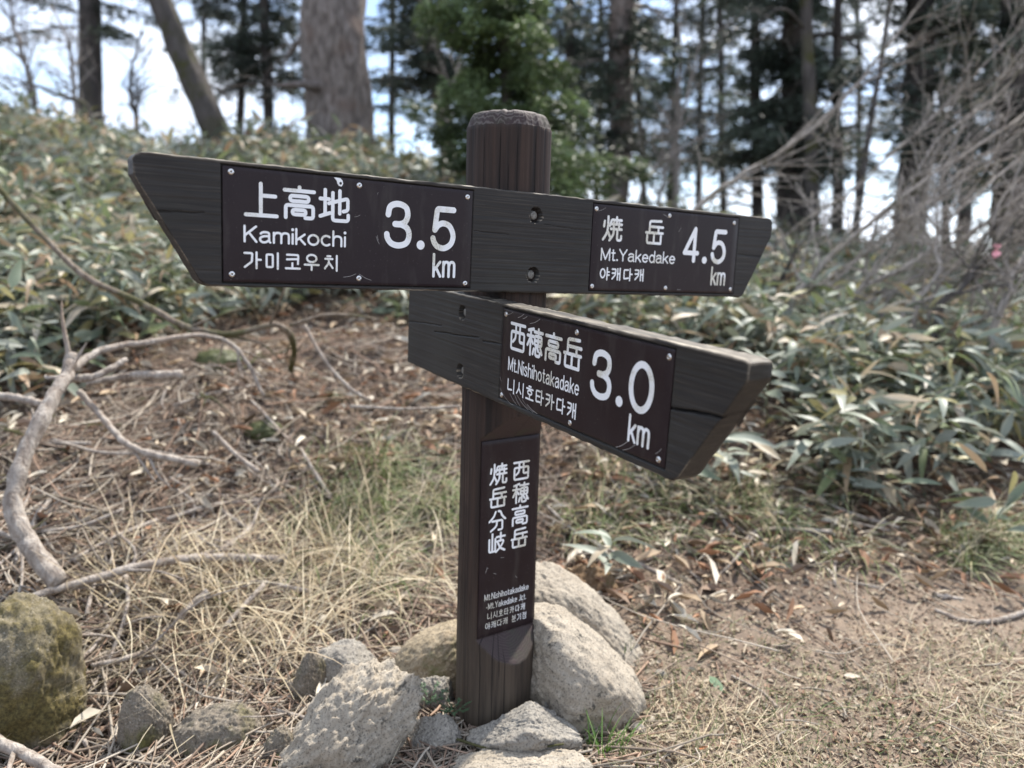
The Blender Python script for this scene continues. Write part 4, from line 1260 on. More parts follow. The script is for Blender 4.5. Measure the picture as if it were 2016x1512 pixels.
flakes("dead_bamboo_leaves", 15000, reg_dead, [(0.43, 0.36, 0.27), (0.36, 0.27, 0.18), (0.25, 0.14, 0.085), (0.48, 0.43, 0.35), (0.20, 0.14, 0.1)], (0.025, 0.115), M_LITTER, curl=0.3, lift=0.05, aspect=(0.14, 0.28))

def twig_mass(name, n, region, L, r, palette):
    x, y = region(n)
    b = Bag()
    pal = np.array(palette)
    for i in range(len(x)):
        l = rng.uniform(*L); a = rng.uniform(0, 6.283)
        d = np.array([math.cos(a), math.sin(a)])
        mid = np.array([x[i], y[i]]) + rng.normal(0, 0.13 * l, 2)
        q = np.array([(x[i] - d[0] * l / 2, y[i] - d[1] * l / 2), mid, (x[i] + d[0] * l / 2, y[i] + d[1] * l / 2)])
        q = spline(np.c_[q, np.zeros(3)], 7)
        q[:, 2] = height(q[:, 0], q[:, 1])
        q[:, 2] = q[:, 2] * 0.4 + np.linspace(q[0, 2], q[-1, 2], 7) * 0.6 + rng.uniform(0.003, 0.03)
        rr = rng.uniform(*r)
        V, Q, T = tube(q, np.linspace(rr, rr * 0.55, 7), 4, cap=False)
        b.add(V, Q, None, pal[rng.integers(0, len(pal))] * rng.uniform(0.7, 1.2))
    return tag(b.build(name, M_LITTER), kind='stuff')
TWIG = [(0.33, 0.275, 0.215), (0.27, 0.21, 0.16), (0.40, 0.345, 0.28), (0.18, 0.13, 0.10), (0.31, 0.21, 0.15)]
twig_mass("fallen_twigs", 6500, reg_left, (0.08, 0.45), (0.0012, 0.0042), TWIG)
twig_mass("path_twigs", 420, reg_path, (0.03, 0.14), (0.0008, 0.003), TWIG)
twig_mass("bank_twigs", 500, reg_bank, (0.15, 0.7), (0.0015, 0.004), TWIG)

# dry straw: arching clumps left of the rocks, thin scatter elsewhere
cl = [at(u, v) for u, v in [(470, 1120), (520, 1150), (430, 1200), (560, 1210), (480, 1260), (380, 1180), (620, 1140), (330, 1260), (560, 1100), (650, 1090), (420, 1330), (300, 1110), (700, 1180), (500, 1190), (240, 1190), (590, 1300), (760, 1150), (820, 1150), (720, 1080)]]
tufts("dry_straw", cl, 95, 0.085, (0.16, 0.44), (0.0022, 0.0048), STRAW, (0.30, 0.35), (0.9, 0.6))
x, y = in_view(8000, 1.3, 4.4, 1.2)
k = (y < bamboo_edge(x) + 0.35) & (vnoise(x * 2.6, y * 2.6, s=31) > -0.25) & ((x > -0.1) | (y < 1.75) | (rng.random(len(x)) < 0.18))
tufts("withered_grass", np.stack([x[k], y[k]], -1), 2, 0.02, (0.03, 0.12), (0.0010, 0.0022), STRAW, (0.3, 0.35), (0.6, 0.5))
x, y = in_view(5000, 1.4, 4.6, 1.2)
k = (x > 0.2) & (y < bamboo_edge(x) + 0.3) & (vnoise(x * 2.1 + 5, y * 2.1, s=61) > 0.18)
tufts("sparse_green_grass", np.stack([x[k], y[k]], -1), 2, 0.02, (0.03, 0.09), (0.0010, 0.002), SEDGE, (0.9, 0.4), (0.7, 0.4))
gc = [at(random.uniform(a, b), random.uniform(c, d)) for a, b, c, d, n in [(590, 900, 905, 1060, 26), (1090, 1330, 930, 1080, 10), (560, 760, 1080, 1200, 6), (1330, 1700, 960, 1130, 14), (1850, 2030, 1050, 1130, 12), (1000, 1300, 560, 760, 10)] for _ in range(n)]
tufts("sedge_grass", gc, 46, 0.05, (0.12, 0.30), (0.0022, 0.0042), SEDGE, (0.7, 0.4), (1.7, 0.6))

def grass_tuft(u, v, n, L, label, pal):
    q = at(u, v)
    xy = q[:2] + rng.normal(0, 0.016, (n, 2))
    base = np.stack([xy[:, 0] - q[0], xy[:, 1] - q[1], np.full(n, -0.004)], -1)
    root = empty("grass_tuft", q, 0, label, "grass tuft")
    pal = np.array(pal)
    for i in range(n):
        az = rng.uniform(0, 6.283, 1); t = np.linspace(0, 1, 7)
        l = rng.uniform(*L); el = rng.normal(1.25, 0.16); bend = rng.normal(0.6, 0.25)
        a = el - bend * t
        h = np.concatenate([[0], np.cumsum(np.cos(a[:-1]) * l / 6)]); zz = np.concatenate([[0], np.cumsum(np.sin(a[:-1]) * l / 6)])
        p = base[i] + np.stack([h * math.cos(az[0]), h * math.sin(az[0]), zz], -1)
        sd_ = np.array([-math.sin(az[0]), math.cos(az[0]), 0]); wv = 0.0038 * (1 - 0.9 * t ** 2)
        V = np.stack([p - sd_ * wv[:, None] / 2, p + sd_ * wv[:, None] / 2 + np.array([0, 0, 0.0004])], 1).reshape(-1, 3)
        k = np.arange(6) * 2
        np_mesh("blade", V, np.stack([k, k + 1, k + 3, k + 2], -1), M_GRASS, root, col=np.broadcast_to(pal[rng.integers(0, len(pal))] * rng.uniform(0.8, 1.2), (14, 3)))
grass_tuft(1185, 1490, 34, (0.05, 0.12), "bright green grass tuft growing beside the big boulder's foot", [(0.10, 0.19, 0.035), (0.14, 0.24, 0.06)])
grass_tuft(1215, 1300, 14, (0.05, 0.10), "small green weed tuft on the right side of the boulder", [(0.09, 0.13, 0.05), (0.14, 0.16, 0.08)])

def moss_cushion(u, v, size, label):
    q = at(u, v)
    D, F = ICO[3]
    r = 1 + 0.12 * fbm(D[:, 0] * 3, D[:, 1] * 3, D[:, 2] * 3, o=4, s=int(u))
    b = Bag(); c = np.array([(0.075, 0.082, 0.032)]) * (1 + 0.3 * fbm(D[:, 0] * 9, D[:, 1] * 9, D[:, 2] * 9, o=2, s=3))[:, None]
    b.add(D * r[:, None] * np.array([size, size, size * 0.55]), T=F, col=c)
    o = b.build("moss_cushion", M_GRASS)
    n = 900
    d = rng.normal(size=(n, 3)); d[:, 2] = np.abs(d[:, 2]); d /= np.linalg.norm(d, axis=1)[:, None]
    fb = Bag()
    X, Y, Z = basis(d + rng.normal(0, 0.3, (n, 3)))
    tv = np.array([(0, -0.12, 0), (0, 0.12, 0), (1, 0, 0)]); tq = np.array([(0, 1, 2)])
    L = rng.uniform(0.006, 0.012, n)[:, None]
    V, T, C = scatter(tv, tq, np.ones((3, 3)), X * L, Y * L, Z * L, d * np.array([size, size, size * 0.55]) * 0.97, np.array([(0.095, 0.105, 0.04)]) * rng.uniform(0.6, 1.3, (n, 1)))
    fb.add(V, T=T, col=C); f = fb.build("moss_fronds", M_GRASS, o, False); f['kind'] = 'stuff'
    o.location = q
    tag(o, label, "moss")
moss_cushion(566, 1508, 0.034, "small bright green moss cushion left of the pitted boulder")

def seedling(u, v, y, label, s=1.0):
    q = P(u, v, y)
    root = empty("fir_seedling", q, 0, label, "seedling")
    V, Q, T = tube(spline([(0, 0, -0.03), (0.002, 0, 0.02), (0.004, 0.002, 0.05 * s)], 6), np.linspace(0.0016, 0.0008, 6), 5)
    b = Bag(); b.add(V, Q, T, (0.10, 0.075, 0.05)); b.build("stem", M_GRASS, root)
    n = 150
    az = rng.uniform(0, 6.283, n); arm = rng.integers(0, 7, n)
    aa = arm * 0.9 + 0.3; t = rng.uniform(0.1, 1, n)
    base = np.stack([np.cos(aa) * t * 0.035 * s, np.sin(aa) * t * 0.035 * s, 0.03 * s + 0.02 * t * s], -1)
    d = np.stack([np.cos(aa) * 0.8 + rng.normal(0, 0.6, n), np.sin(aa) * 0.8 + rng.normal(0, 0.6, n), rng.normal(0.25, 0.3, n)], -1)
    X, Y, Z = basis(d)
    tv = np.array([(0, -0.05, 0), (0.6, -0.06, 0), (1, 0, 0), (0.6, 0.06, 0), (0, 0.05, 0)]); tq = np.array([(0, 1, 3, 4)]); 
    L = rng.uniform(0.010, 0.017, n)[:, None] * s
    V, Q, C = scatter(tv, tq, np.ones((5, 3)), X * L, Y * L * 1.4, Z * L, base, np.array([(0.055, 0.10, 0.045)]) * rng.uniform(0.7, 1.5, (n, 1)))
    b = Bag(); b.add(V, Q, None, C); b.build("needles", M_NEEDLE, root, False)
seedling(845, 1408, 1.60, "tiny fir seedling in the gap beside the grey upright rock", 1.1)
seedling(893, 1425, 1.555, "tiny fir seedling touching the post's left foot", 0.9)

def lone_leaf(u, v, L, col, label, rz, name="fallen_leaf", k=0, up=0.012):
    q = at(u, v)
    tv, tq = LEAF_T[k]
    o = np_mesh(name, tv * np.array([1, 1.2, 0.5]), tq, M_LITTER, col=leaf_cols(7, np.array(col), np.array(col) * 1.1))
    o.location = q + np.array([0, 0, up]); o.scale = (L, L, L); o.rotation_euler = (0.4, 0.1, rz)
    return tag(o, label, "leaf")
lone_leaf(1395, 1340, 0.075, (0.17, 0.24, 0.15), "single green leaf lying on the path", -1.2)
lone_leaf(350, 1335, 0.05, (0.55, 0.49, 0.40), "crumpled pale dead leaf among dry straw by the mossy rocks", 0.3, k=1)
lone_leaf(1375, 1488, 0.03, (0.34, 0.12, 0.05), "small rust red leaf at the bottom edge near the grass tuft", 0.6)
lone_leaf(1660, 1340, 0.05, (0.5, 0.43, 0.34), "pale dry leaf on the path, near a short stick", 0.2)
lone_leaf(1160, 1400, 0.03, (0.20, 0.075, 0.04), "rust brown leaf caught between the knobbly rock and boulder", 1.2, up=0.09)

# ------------------------------------------------------------------ fallen branches
def branch(label, px, ys, r0, r1, mat, name="fallen_branch", twigs=0, seed=1, sides=10, cat="branch", lift=0.0, parent=None):
    """limb through photo pixels px at distances ys"""
    pts = [P(u, v, y) for (u, v), y in zip(px, ys)]
    n = max(14, len(pts) * 7)
    p = spline(pts, n)
    p[:, 2] += lift
    p[1:-1] += 0.14 * r0 * np.stack([fbm(np.arange(n - 2) * 0.6, np.full(n - 2, seed + i * 7.0), o=2, s=seed + i) for i in range(3)], -1)
    rad = np.linspace(r0, r1, n)
    b = Bag()
    org = p[0].copy()
    V, Q, T = tube(p - org, rad * (1 + 0.10 * fbm(np.arange(n) * 0.9 + seed, np.zeros(n), o=2, s=seed)), sides, 0.09, seed)
    b.add(V, Q, T)
    r = np.random.default_rng(seed)
    for i in range(twigs):
        j = r.integers(int(n * 0.2), n - 2)
        d = p[j + 1] - p[j]; d /= np.linalg.norm(d)
        q = d + r.normal(0, 0.7, 3); q /= np.linalg.norm(q)
        l = r.uniform(0.08, 0.35)
        tw = spline([p[j], p[j] + q * l * 0.5 + r.normal(0, 0.02, 3), p[j] + q * l + np.array([0, 0, -0.12 * l])], 8)
        V, Q, T = tube(tw - org, np.linspace(rad[j] * 0.5, 0.0012, 8), 5)
        b.add(V, Q, T)
    o = b.build(name, mat, parent)
    if parent is None:
        o.location = org
        tag(o, label, cat)
    return o

def gy(u, v, up=0.0):               # distance of the ground under a pixel
    return float(at(u, v)[1]) - up
def lay(label, px, r0, r1, mat, lift=0.02, **kw):
    ys = [gy(u, v) - 0.05 for u, v in px]
    return branch(label, px, ys, r0, r1, mat, lift=lift * 0, **kw)

branch("thick pale fallen limb propped up at the left edge", [(120, 1150), (60, 1075), (28, 1000), (45, 900), (95, 800), (132, 735), (140, 700)], [2.02, 2.05, 2.08, 2.15, 2.25, 2.36, 2.4], 0.026, 0.018, M_DEAD, seed=3, sides=18, twigs=4)
branch("forked grey bough running over the twig heap from the thick limb's end", [(138, 730), (200, 690), (300, 672), (400, 660), (470, 690), (520, 780)], [2.38, 2.5, 2.6, 2.7, 2.75, 2.7], 0.013, 0.006, M_DEAD, seed=5, twigs=5)
branch("short thick grey branch stub behind the forked bough", [(140, 745), (190, 740), (250, 708)], [2.40, 2.42, 2.5], 0.014, 0.009, M_DEAD, seed=7)
branch("grey log piece lying level in the twig heap", [(170, 755), (260, 740), (360, 738)], [2.5, 2.55, 2.6], 0.010, 0.016, M_DEAD, seed=9)
branch("pale stick end poking in at the left edge above the twig heap", [(-30, 775), (40, 785), (85, 795)], [2.5, 2.48, 2.42], 0.013, 0.012, M_DEAD, seed=11)
branch("long grey arching branch bending down into the moss", [(-20, 350), (80, 460), (170, 545), (270, 592), (360, 640), (450, 658), (545, 640), (578, 680), (572, 730)], [3.0, 2.95, 2.9, 2.85, 2.82, 2.8, 2.85, 2.95, 3.1], 0.011, 0.011, M_DEAD_MOSS, seed=13, twigs=5)
branch("crooked forked stick under the arching branch", [(155, 770), (200, 820), (240, 865), (285, 890), (390, 915)], [2.42, 2.4, 2.35, 2.33, 2.3], 0.010, 0.011, M_DEAD, seed=17, twigs=5)
branch("thin bent stick right of the crooked forked one", [(420, 850), (460, 890), (510, 930)], [2.5, 2.45, 2.4], 0.006, 0.008, M_DEAD, seed=19, twigs=2)
branch("long pale branch lying across the slope above the mossy boulder", [(-20, 1205), (80, 1170), (200, 1135), (300, 1110), (400, 1098), (560, 1102)], [1.92, 1.98, 2.06, 2.12, 2.18, 2.25], 0.010, 0.013, M_DEAD, seed=23, twigs=4)
branch("short broken branch piece leaning in the hollow under the straw", [(335, 1240), (370, 1200), (410, 1165)], [1.95, 1.98, 2.02], 0.009, 0.012, M_DEAD, seed=29)
branch("short stick on the soil between the mossy rocks", [(180, 1310), (240, 1298), (310, 1275)], [1.78, 1.8, 1.85], 0.006, 0.007, M_DEAD, seed=31, twigs=2)
branch("peeling thick stick in the bottom left corner", [(-20, 1455), (60, 1490), (130, 1530)], [1.5, 1.48, 1.46], 0.014, 0.011, M_DEAD, seed=37, twigs=2)
branch("upright thin stick beside the bottom left mossy boulder", [(165, 1455), (200, 1530)], [1.6, 1.58], 0.005, 0.005, M_DEAD, seed=39)
branch("straight bare stick slanting above the grass behind the post", [(600, 640), (640, 710), (690, 765), (730, 790)], [2.9, 2.85, 2.8, 2.8], 0.006, 0.007, M_DEAD, seed=41)
branch("pale thin root like stick reaching the post from the left", [(690, 800), (800, 805), (905, 800)], [2.7, 2.65, 2.6], 0.006, 0.005, M_DEAD, seed=43)
branch("mossy thin limb curving above the arching branch", [(570, 640), (640, 620), (700, 622), (740, 628)], [2.85, 2.9, 2.95, 3.0], 0.006, 0.005, M_DEAD_MOSS, seed=47)
branch("curved stick lying on the path at the right edge", [(1840, 1200), (1900, 1222), (1960, 1222), (2030, 1200)], [gy(1840, 1200) - .02, gy(1900, 1222) - .02, gy(1960, 1222) - .02, gy(2030, 1200) - .02], 0.006, 0.008, M_DEAD, seed=53)
branch("short dark stick lying on the bare path soil", [(1825, 1468), (1850, 1478), (1875, 1490)], [gy(1825, 1468), gy(1850, 1478), gy(1875, 1490)], 0.006, 0.005, M_DEAD_MOSS, seed=59)
branch("pale wood chip on the path under the right bank", [(1840, 1172), (1865, 1176), (1895, 1182)], [gy(1840, 1172) - .02] * 3, 0.010, 0.008, M_DEAD, seed=61, name="wood_chip", cat="wood chip")
branch("thin grey stick on the path left of the green leaf", [(1440, 1330), (1500, 1362), (1530, 1392)], [gy(1440, 1330) - .01, gy(1500, 1362) - .01, gy(1530, 1392) - .01], 0.003, 0.004, M_DEAD, seed=67)
branch("thin leaning dead stem in front of the right thicket", [(1270, 930), (1310, 1010), (1345, 1110)], [2.75, 2.7, 2.65], 0.004, 0.006, M_DEAD, seed=71)
branch("dark twig lying across the soil before the post foot", [(890, 1452), (940, 1468), (1000, 1478), (1110, 1465)], [1.53, 1.49, 1.475, 1.47], 0.003, 0.002, M_DEAD_MOSS, seed=73, name="twig", cat="twig")

STICK_ME = []
for k in range(8):
    r_ = np.random.default_rng(300 + k)
    L = r_.uniform(0.18, 0.55); rr = r_.uniform(0.0035, 0.0075)
    pth = spline(np.array([(-L / 2, 0, 0), (-L * 0.15, r_.normal(0, 0.05), r_.normal(0.01, 0.015)), (L * 0.2, r_.normal(0, 0.05), r_.normal(0.01, 0.015)), (L / 2, 0, 0)]), 14)
    bg = Bag(); V, Q, T = tube(pth, np.linspace(rr, rr * 0.6, 14), 7, 0.08, k); bg.add(V, Q, T)
    for _ in range(2):
        j = r_.integers(4, 11); dd = r_.normal(0, 1, 3); dd[2] = abs(dd[2]) * 0.4; dd /= np.linalg.norm(dd); l2 = L * r_.uniform(0.15, 0.35)
        V, Q, T = tube(spline([pth[j], pth[j] + dd * l2 * 0.5, pth[j] + dd * l2 + (0.02, 0, 0)], 6), np.linspace(rr * 0.5, 0.0015, 6), 5); bg.add(V, Q, T)
    o = bg.build("fallen_stick", M_DEAD if k % 3 else M_DEAD_MOSS, link=False); STICK_ME.append(o.data); bpy.data.objects.remove(o)
def sticks(n, ulo, uhi, vlo, vhi, label, group):
    for _ in range(n):
        q = at(random.uniform(ulo, uhi), random.uniform(vlo, vhi), 6)
        o = bpy.data.objects.new("fallen_stick", random.choice(STICK_ME)); COL.objects.link(o)
        o.location = (q[0], q[1], q[2] + random.uniform(0.006, 0.03))
        az = random.uniform(0, 6.28)
        e_ = 0.08
        gx = (float(height(q[0] + e_ * math.cos(az), q[1] + e_ * math.sin(az))) - float(height(q[0] - e_ * math.cos(az), q[1] - e_ * math.sin(az)))) / (2 * e_)
        o.rotation_euler = (random.uniform(-0.5, 0.5), -math.atan(gx) + random.gauss(0, 0.10), az)
        k = random.uniform(0.7, 1.3); o.scale = (k, k, k)
        tag(o, label, "stick", group)
sticks(46, -20, 620, 720, 1130, "dead grey stick lying in the twig heap below the left bamboo", "sticks in the twig heap on the left bank")
sticks(26, -20, 600, 1150, 1420, "dead stick tangled in straw around the mossy rocks", "sticks among the mossy rocks")
sticks(18, 1080, 1700, 960, 1180, "dry stick among the dead leaves at the right bank's foot", "sticks under the right bank")

# ------------------------------------------------------------------ trees
def trunk_line(pa, pb, Y, z_top):
    a, b = P(*pa, Y), P(*pb, Y)             # a upper, b lower
    d = (a - b) / (a[2] - b[2])
    gz = float(height(b[0], Y))
    for _ in range(4):
        foot = b + d * (gz - b[2]); gz = float(height(foot[0], foot[1]))
    return foot - d * 0.25, d, z_top

def needle_crown(bag, centre_fn, z0, z1, reach_fn, n_bough, rs, droop, tint, clump=(0.07, 0.016), per=150, spread_el=0.2, tiers=0):
    """flat drooping boughs of needle sprays round a stem; branch wood is returned as tubes"""
    tv = np.array([(0, -0.5, 0), (0.55, -0.6, 0.05), (1, 0, 0), (0.55, 0.6, 0.05), (0, 0.5, 0)])
    tq4 = np.array([(0, 1, 3, 4)]); tq3 = np.array([(1, 2, 3)])
    for i in range(n_bough):
        z = z0 + (z1 - z0) * rs.random()
        if tiers: z = z0 + (z1 - z0) * (round((z - z0) / (z1 - z0) * tiers) + rs.normal(0, 0.10)) / tiers
        az = rs.uniform(0, 2 * np.pi)
        L = reach_fn(z) * rs.uniform(0.45, 1.2) * (0.85 + 0.3 * math.sin(z * 8.0 + az))
        if L < 0.08: continue
        c = centre_fn(z); el_ = rs.normal(0, spread_el)
        d = np.array([math.cos(az), math.sin(az)])
        t = np.linspace(0, 1, 8)
        dr = droop * rs.uniform(0.6, 1.3)
        path = np.stack([c[0] + d[0] * L * t, c[1] + d[1] * L * t, z + L * ((0.10 + el_) * t - dr * t * t + 0.18 * dr * t ** 4)], -1)
        V, Q, T = tube(path, np.linspace(0.006 + 0.012 * L, 0.003, 8), 5)
        bag.add(V, Q, T, (0.055, 0.048, 0.042))
        m = int(per * 0.85 * min(1.5, 0.3 + L))
        tt = rs.uniform(0.12, 1, m) ** 0.8
        side = rs.normal(0, 1, m)
        wdt = 0.30 * L * (1 - tt * 0.75) + 0.03
        pos = np.stack([np.interp(tt, t, path[:, k]) for k in range(3)], -1)
        nrm = np.array([-d[1], d[0], 0])
        off = np.clip(side, -1.6, 1.6) * wdt * 0.55
        pos += nrm[None] * off[:, None]
        pos[:, 2] += rs.normal(-0.02, 0.04, m) - 0.35 * np.abs(off)
        dirn = np.array([d[0], d[1], -0.3])[None] * 0.8 + nrm[None] * np.sign(off)[:, None] * 0.9 + rs.normal(0, 0.5, (m, 3))
        X, Y, Z = basis(dirn, rs.normal(0, 0.9, m))
        l = rs.uniform(0.7, 1.3, m)[:, None] * clump[0]; w_ = rs.uniform(0.7, 1.3, m)[:, None] * clump[1]
        tn = np.array(tint)[None] * rs.uniform(0.65, 1.35, (m, 1)) * (1 + 0.32 * np.clip(rs.normal(0, 1, 1), -1.8, 2))
        V, Q, C = scatter(tv, tq4, np.ones((5, 3)), X * l, Y * w_, Z * l, pos, np.clip(tn, 0.006, 1))
        T3 = (tq3[None] + (np.arange(m) * 5)[:, None, None]).reshape(-1, 3)
        bag.add(V, Q, T3, C)

def tree(name, label, pa, pb, wid_px, Y, bark, crown=None, z_top=8.5, group=None, seed=1, limbs=0, cat="tree"):
    foot, d, _ = trunk_line(pa, pb, Y, z_top)
    rs = np.random.default_rng(seed)
    r = wid_px / FPX * Y / 2
    H = z_top - foot[2]
    root = empty(name, foot, 0, label, cat, group)
    n = 150 if wid_px > 60 else 80
    t = np.linspace(0, 1, n)
    z = foot[2] + H * t
    path = np.stack([foot[0] + d[0] * H * t, foot[1] + d[1] * H * t, z], -1)
    path[:, 0] += r * 0.35 * fbm(t * 5 + seed, t * 0, o=2, s=seed); path[:, 1] += r * 0.35 * fbm(t * 5 + seed, t * 0 + 5, o=2, s=seed + 1)
    rad = r * (1.0 - 0.62 * t) * (1 + 0.55 * np.exp(-t * H / 0.35)) / (1 - 0.62 * 0.25)
    V, Q, T = tube(path - foot, rad, 40, 0.12, seed)
    fz = V[:, 2] * 5; ang_ = np.arctan2(V[:, 1] - np.interp(V[:, 2], (path - foot)[:, 2], (path - foot)[:, 1]), V[:, 0] - np.interp(V[:, 2], (path - foot)[:, 2], (path - foot)[:, 0]))
    bp = fbm(np.cos(ang_) * 7 + seed, np.sin(ang_) * 7, fz, o=3, s=seed + 3) * 0.06
    ctr = np.stack([np.interp(V[:, 2], (path - foot)[:, 2], (path - foot)[:, k_]) for k_ in (0, 1)], -1)
    V[:, :2] = ctr + (V[:, :2] - ctr) * (1 + bp)[:, None]
    b = Bag(); b.add(V, Q, T); b.build("trunk", bark, root)
    for i in range(limbs):
        lb = Bag()                  # dead side limbs
        tz = rs.uniform(0.12, 0.6); j = int(tz * (n - 1)); az = rs.uniform(0, 6.28)
        L = rs.uniform(0.3, 1.1)
        q = np.array([math.cos(az), math.sin(az), 0.0])
        tw = spline([path[j], path[j] + q * L * 0.5 + (0, 0, 0.05 + rs.normal(0, 0.05)), path[j] + q * L + (0, 0, rs.normal(-0.1, 0.15))], 9) - foot
        V, Q, T = tube(tw, np.linspace(rad[j] * 0.25 + 0.004, 0.004, 9), 5); lb.add(V, Q, T)
        for k in range(4):
            jj = rs.integers(3, 8); q2 = q + rs.normal(0, 0.7, 3); l2 = L * rs.uniform(0.2, 0.5)
            V, Q, T = tube(spline([tw[jj], tw[jj] + q2 * l2 * 0.5, tw[jj] + q2 * l2 + (0, 0, -0.05)], 6), np.linspace(0.006, 0.002, 6), 4); lb.add(V, Q, T)
        lb.build("dead_limb", bark, root)
    if crown:
        cz0, cz1, reach, nb, droop, tint, per, clump = crown[:8]
        sel, tr_ = crown[8:] if len(crown) > 8 else (0.2, 0)
        cen = lambda zz: foot[:2] + d[:2] * (zz - foot[2])
        cb = Bag()
        needle_crown(cb, cen, cz0, cz1, reach, nb, rs, droop, tint, clump, per, sel, tr_)
        cb.V = [v - foot for v in cb.V]
        cb.build("crown", M_NEEDLE, root, False)
    return root

DARKN = (0.080, 0.10, 0.076); MIDN = (0.050, 0.075, 0.030); BRIGHTN = (0.095, 0.132, 0.055)
def cone(zb, zt, r0, r1=0.1): return lambda z: r0 + (r1 - r0) * np.clip((z - zb) / (zt - zb), 0, 1)

# z at distance Y of a photo row, for crowns
def zrow(v, Y, u=1008): return P(u, v, Y)[2]

tree("fir_tree", "bright green young fir tree right behind the post", (985, -50), (1005, 420), 26, 6.6, M_BARK_DARK,
     (zrow(395, 6.6), zrow(-330, 6.6), cone(zrow(395, 6.6), zrow(-330, 6.6), 1.0, 0.12), 170, 0.30, BRIGHTN, 420, (0.06, 0.013), 0.10, 15), z_top=5.4, seed=3, cat="fir tree")
tree("old_tree", "thick pale barked old tree trunk rising behind the upper board", (645, 0), (658, 230), 112, 8.6, M_BARK_PALE, None, 10, seed=5, limbs=5)
tree("conifer_tree", "dark straight conifer trunk near the top left corner", (178, 0), (188, 215), 40, 10.5, M_BARK_DARK,
     (zrow(95, 10.5), zrow(-420, 10.5), cone(zrow(95, 10.5), zrow(-420, 10.5), 1.0, 0.5), 60, 0.3, DARKN, 190, (0.085, 0.016)), 9, seed=7, limbs=4)
tree("leaning_tree", "bare dark trunk leaning steeply to the left of the thick pale trunk", (312, 0), (412, 235), 47, 9.8, M_BARK_MOSS, None, 8, seed=9, limbs=4)
tree("conifer_tree", "dark dense conifer between the leaning trunk and thick pale trunk", (515, -40), (528, 190), 20, 11.5, M_BARK_DARK,
     (zrow(190, 11.5), zrow(-430, 11.5), cone(zrow(190, 11.5), zrow(-430, 11.5), 0.85, 0.45), 130, 0.4, DARKN, 230, (0.085, 0.016)), 9, seed=11)
tree("conifer_tree", "loose dark conifer just right of the thick pale trunk", (835, -40), (880, 270), 36, 10.2, M_BARK_PALE,
     (zrow(190, 10.2), zrow(-420, 10.2), cone(zrow(190, 10.2), zrow(-420, 10.2), 1.0, 0.6), 110, 0.35, DARKN, 220, (0.085, 0.016)), 9, seed=13, limbs=3)
tree("conifer_tree", "tall grey trunk with thin drooping needles right of the bright fir", (1217, 0), (1215, 370), 42, 9.2, M_BARK_PALE,
     (zrow(330, 9.2), zrow(-420, 9.2), cone(zrow(330, 9.2), zrow(-420, 9.2), 0.95, 0.7), 70, 0.42, (0.055, 0.07, 0.05), 150, (0.085, 0.016)), 9, seed=15, limbs=6)
tree("conifer_tree", "densest dark conifer behind the end of the upper board", (1565, -20), (1552, 400), 46, 9.6, M_BARK_DARK,
     (zrow(330, 9.6), zrow(-420, 9.6), cone(zrow(330, 9.6), zrow(-420, 9.6), 1.15, 0.8), 150, 0.32, DARKN, 230, (0.085, 0.016)), 9, seed=17, limbs=4)
tree("thin_tree", "slim dark trunk between the two stout right hand trunks", (1650, 40), (1645, 410), 19, 9.4, M_BARK_DARK, None, 7, seed=19, limbs=7)
tree("mossy_tree", "short looking mossy trunk close beside the densest conifer", (1592, 200), (1600, 420), 26, 8.6, M_BARK_MOSS, None, 6, seed=21, limbs=4)
tree("conifer_tree", "stout dark trunk with side needles, second from the right edge", (1822, 0), (1792, 390), 52, 8.8, M_BARK_DARK,
     (zrow(300, 8.8), zrow(-420, 8.8), cone(zrow(300, 8.8), zrow(-420, 8.8), 0.9, 0.7), 85, 0.35, DARKN, 190, (0.085, 0.016)), 9, seed=23, limbs=5)
tree("conifer_tree", "dark trunk cut by the right edge with needles on its left", (2000, 0), (1990, 330), 52, 8.4, M_BARK_DARK,
     (zrow(330, 8.4), zrow(-420, 8.4), cone(zrow(330, 8.4), zrow(-420, 8.4), 1.0, 0.7), 95, 0.35, DARKN, 190, (0.085, 0.016)), 9, seed=25, limbs=5)
tree("thin_tree", "thin leaning sapling stem in the bright gap on the right", (1735, 120), (1690, 410), 12, 8.2, M_BARK_DARK, None, 4.6, seed=27, limbs=5)
tree("thin_tree", "thin dark stem left of the densest conifer", (1488, 100), (1492, 420), 20, 10.0, M_BARK_DARK, 
     (zrow(300, 10.0), zrow(-200, 10.0), cone(zrow(300, 10.0), zrow(-200, 10.0), 0.7, 0.5), 40, 0.3, DARKN, 120, (0.08, 0.02)), 8, seed=29, limbs=3)
tree("conifer_tree", "far conifer seen faintly between the bright fir and the grey trunk", (1120, -20), (1125, 330), 22, 12.0, M_BARK_DARK,
     (zrow(300, 12), zrow(-380, 12), cone(zrow(300, 12), zrow(-380, 12), 1.0, 0.6), 90, 0.38, DARKN, 190, (0.085, 0.016)), 9, seed=31)
tree("conifer_tree", "dark far conifer filling the gap between the two right trunks", (1905, -20), (1900, 330), 26, 11.5, M_BARK_DARK,
     (zrow(290, 11.5), zrow(-380, 11.5), cone(zrow(290, 11.5), zrow(-380, 11.5), 1.0, 0.8), 110, 0.32, DARKN, 190, (0.085, 0.016)), 9, seed=33)

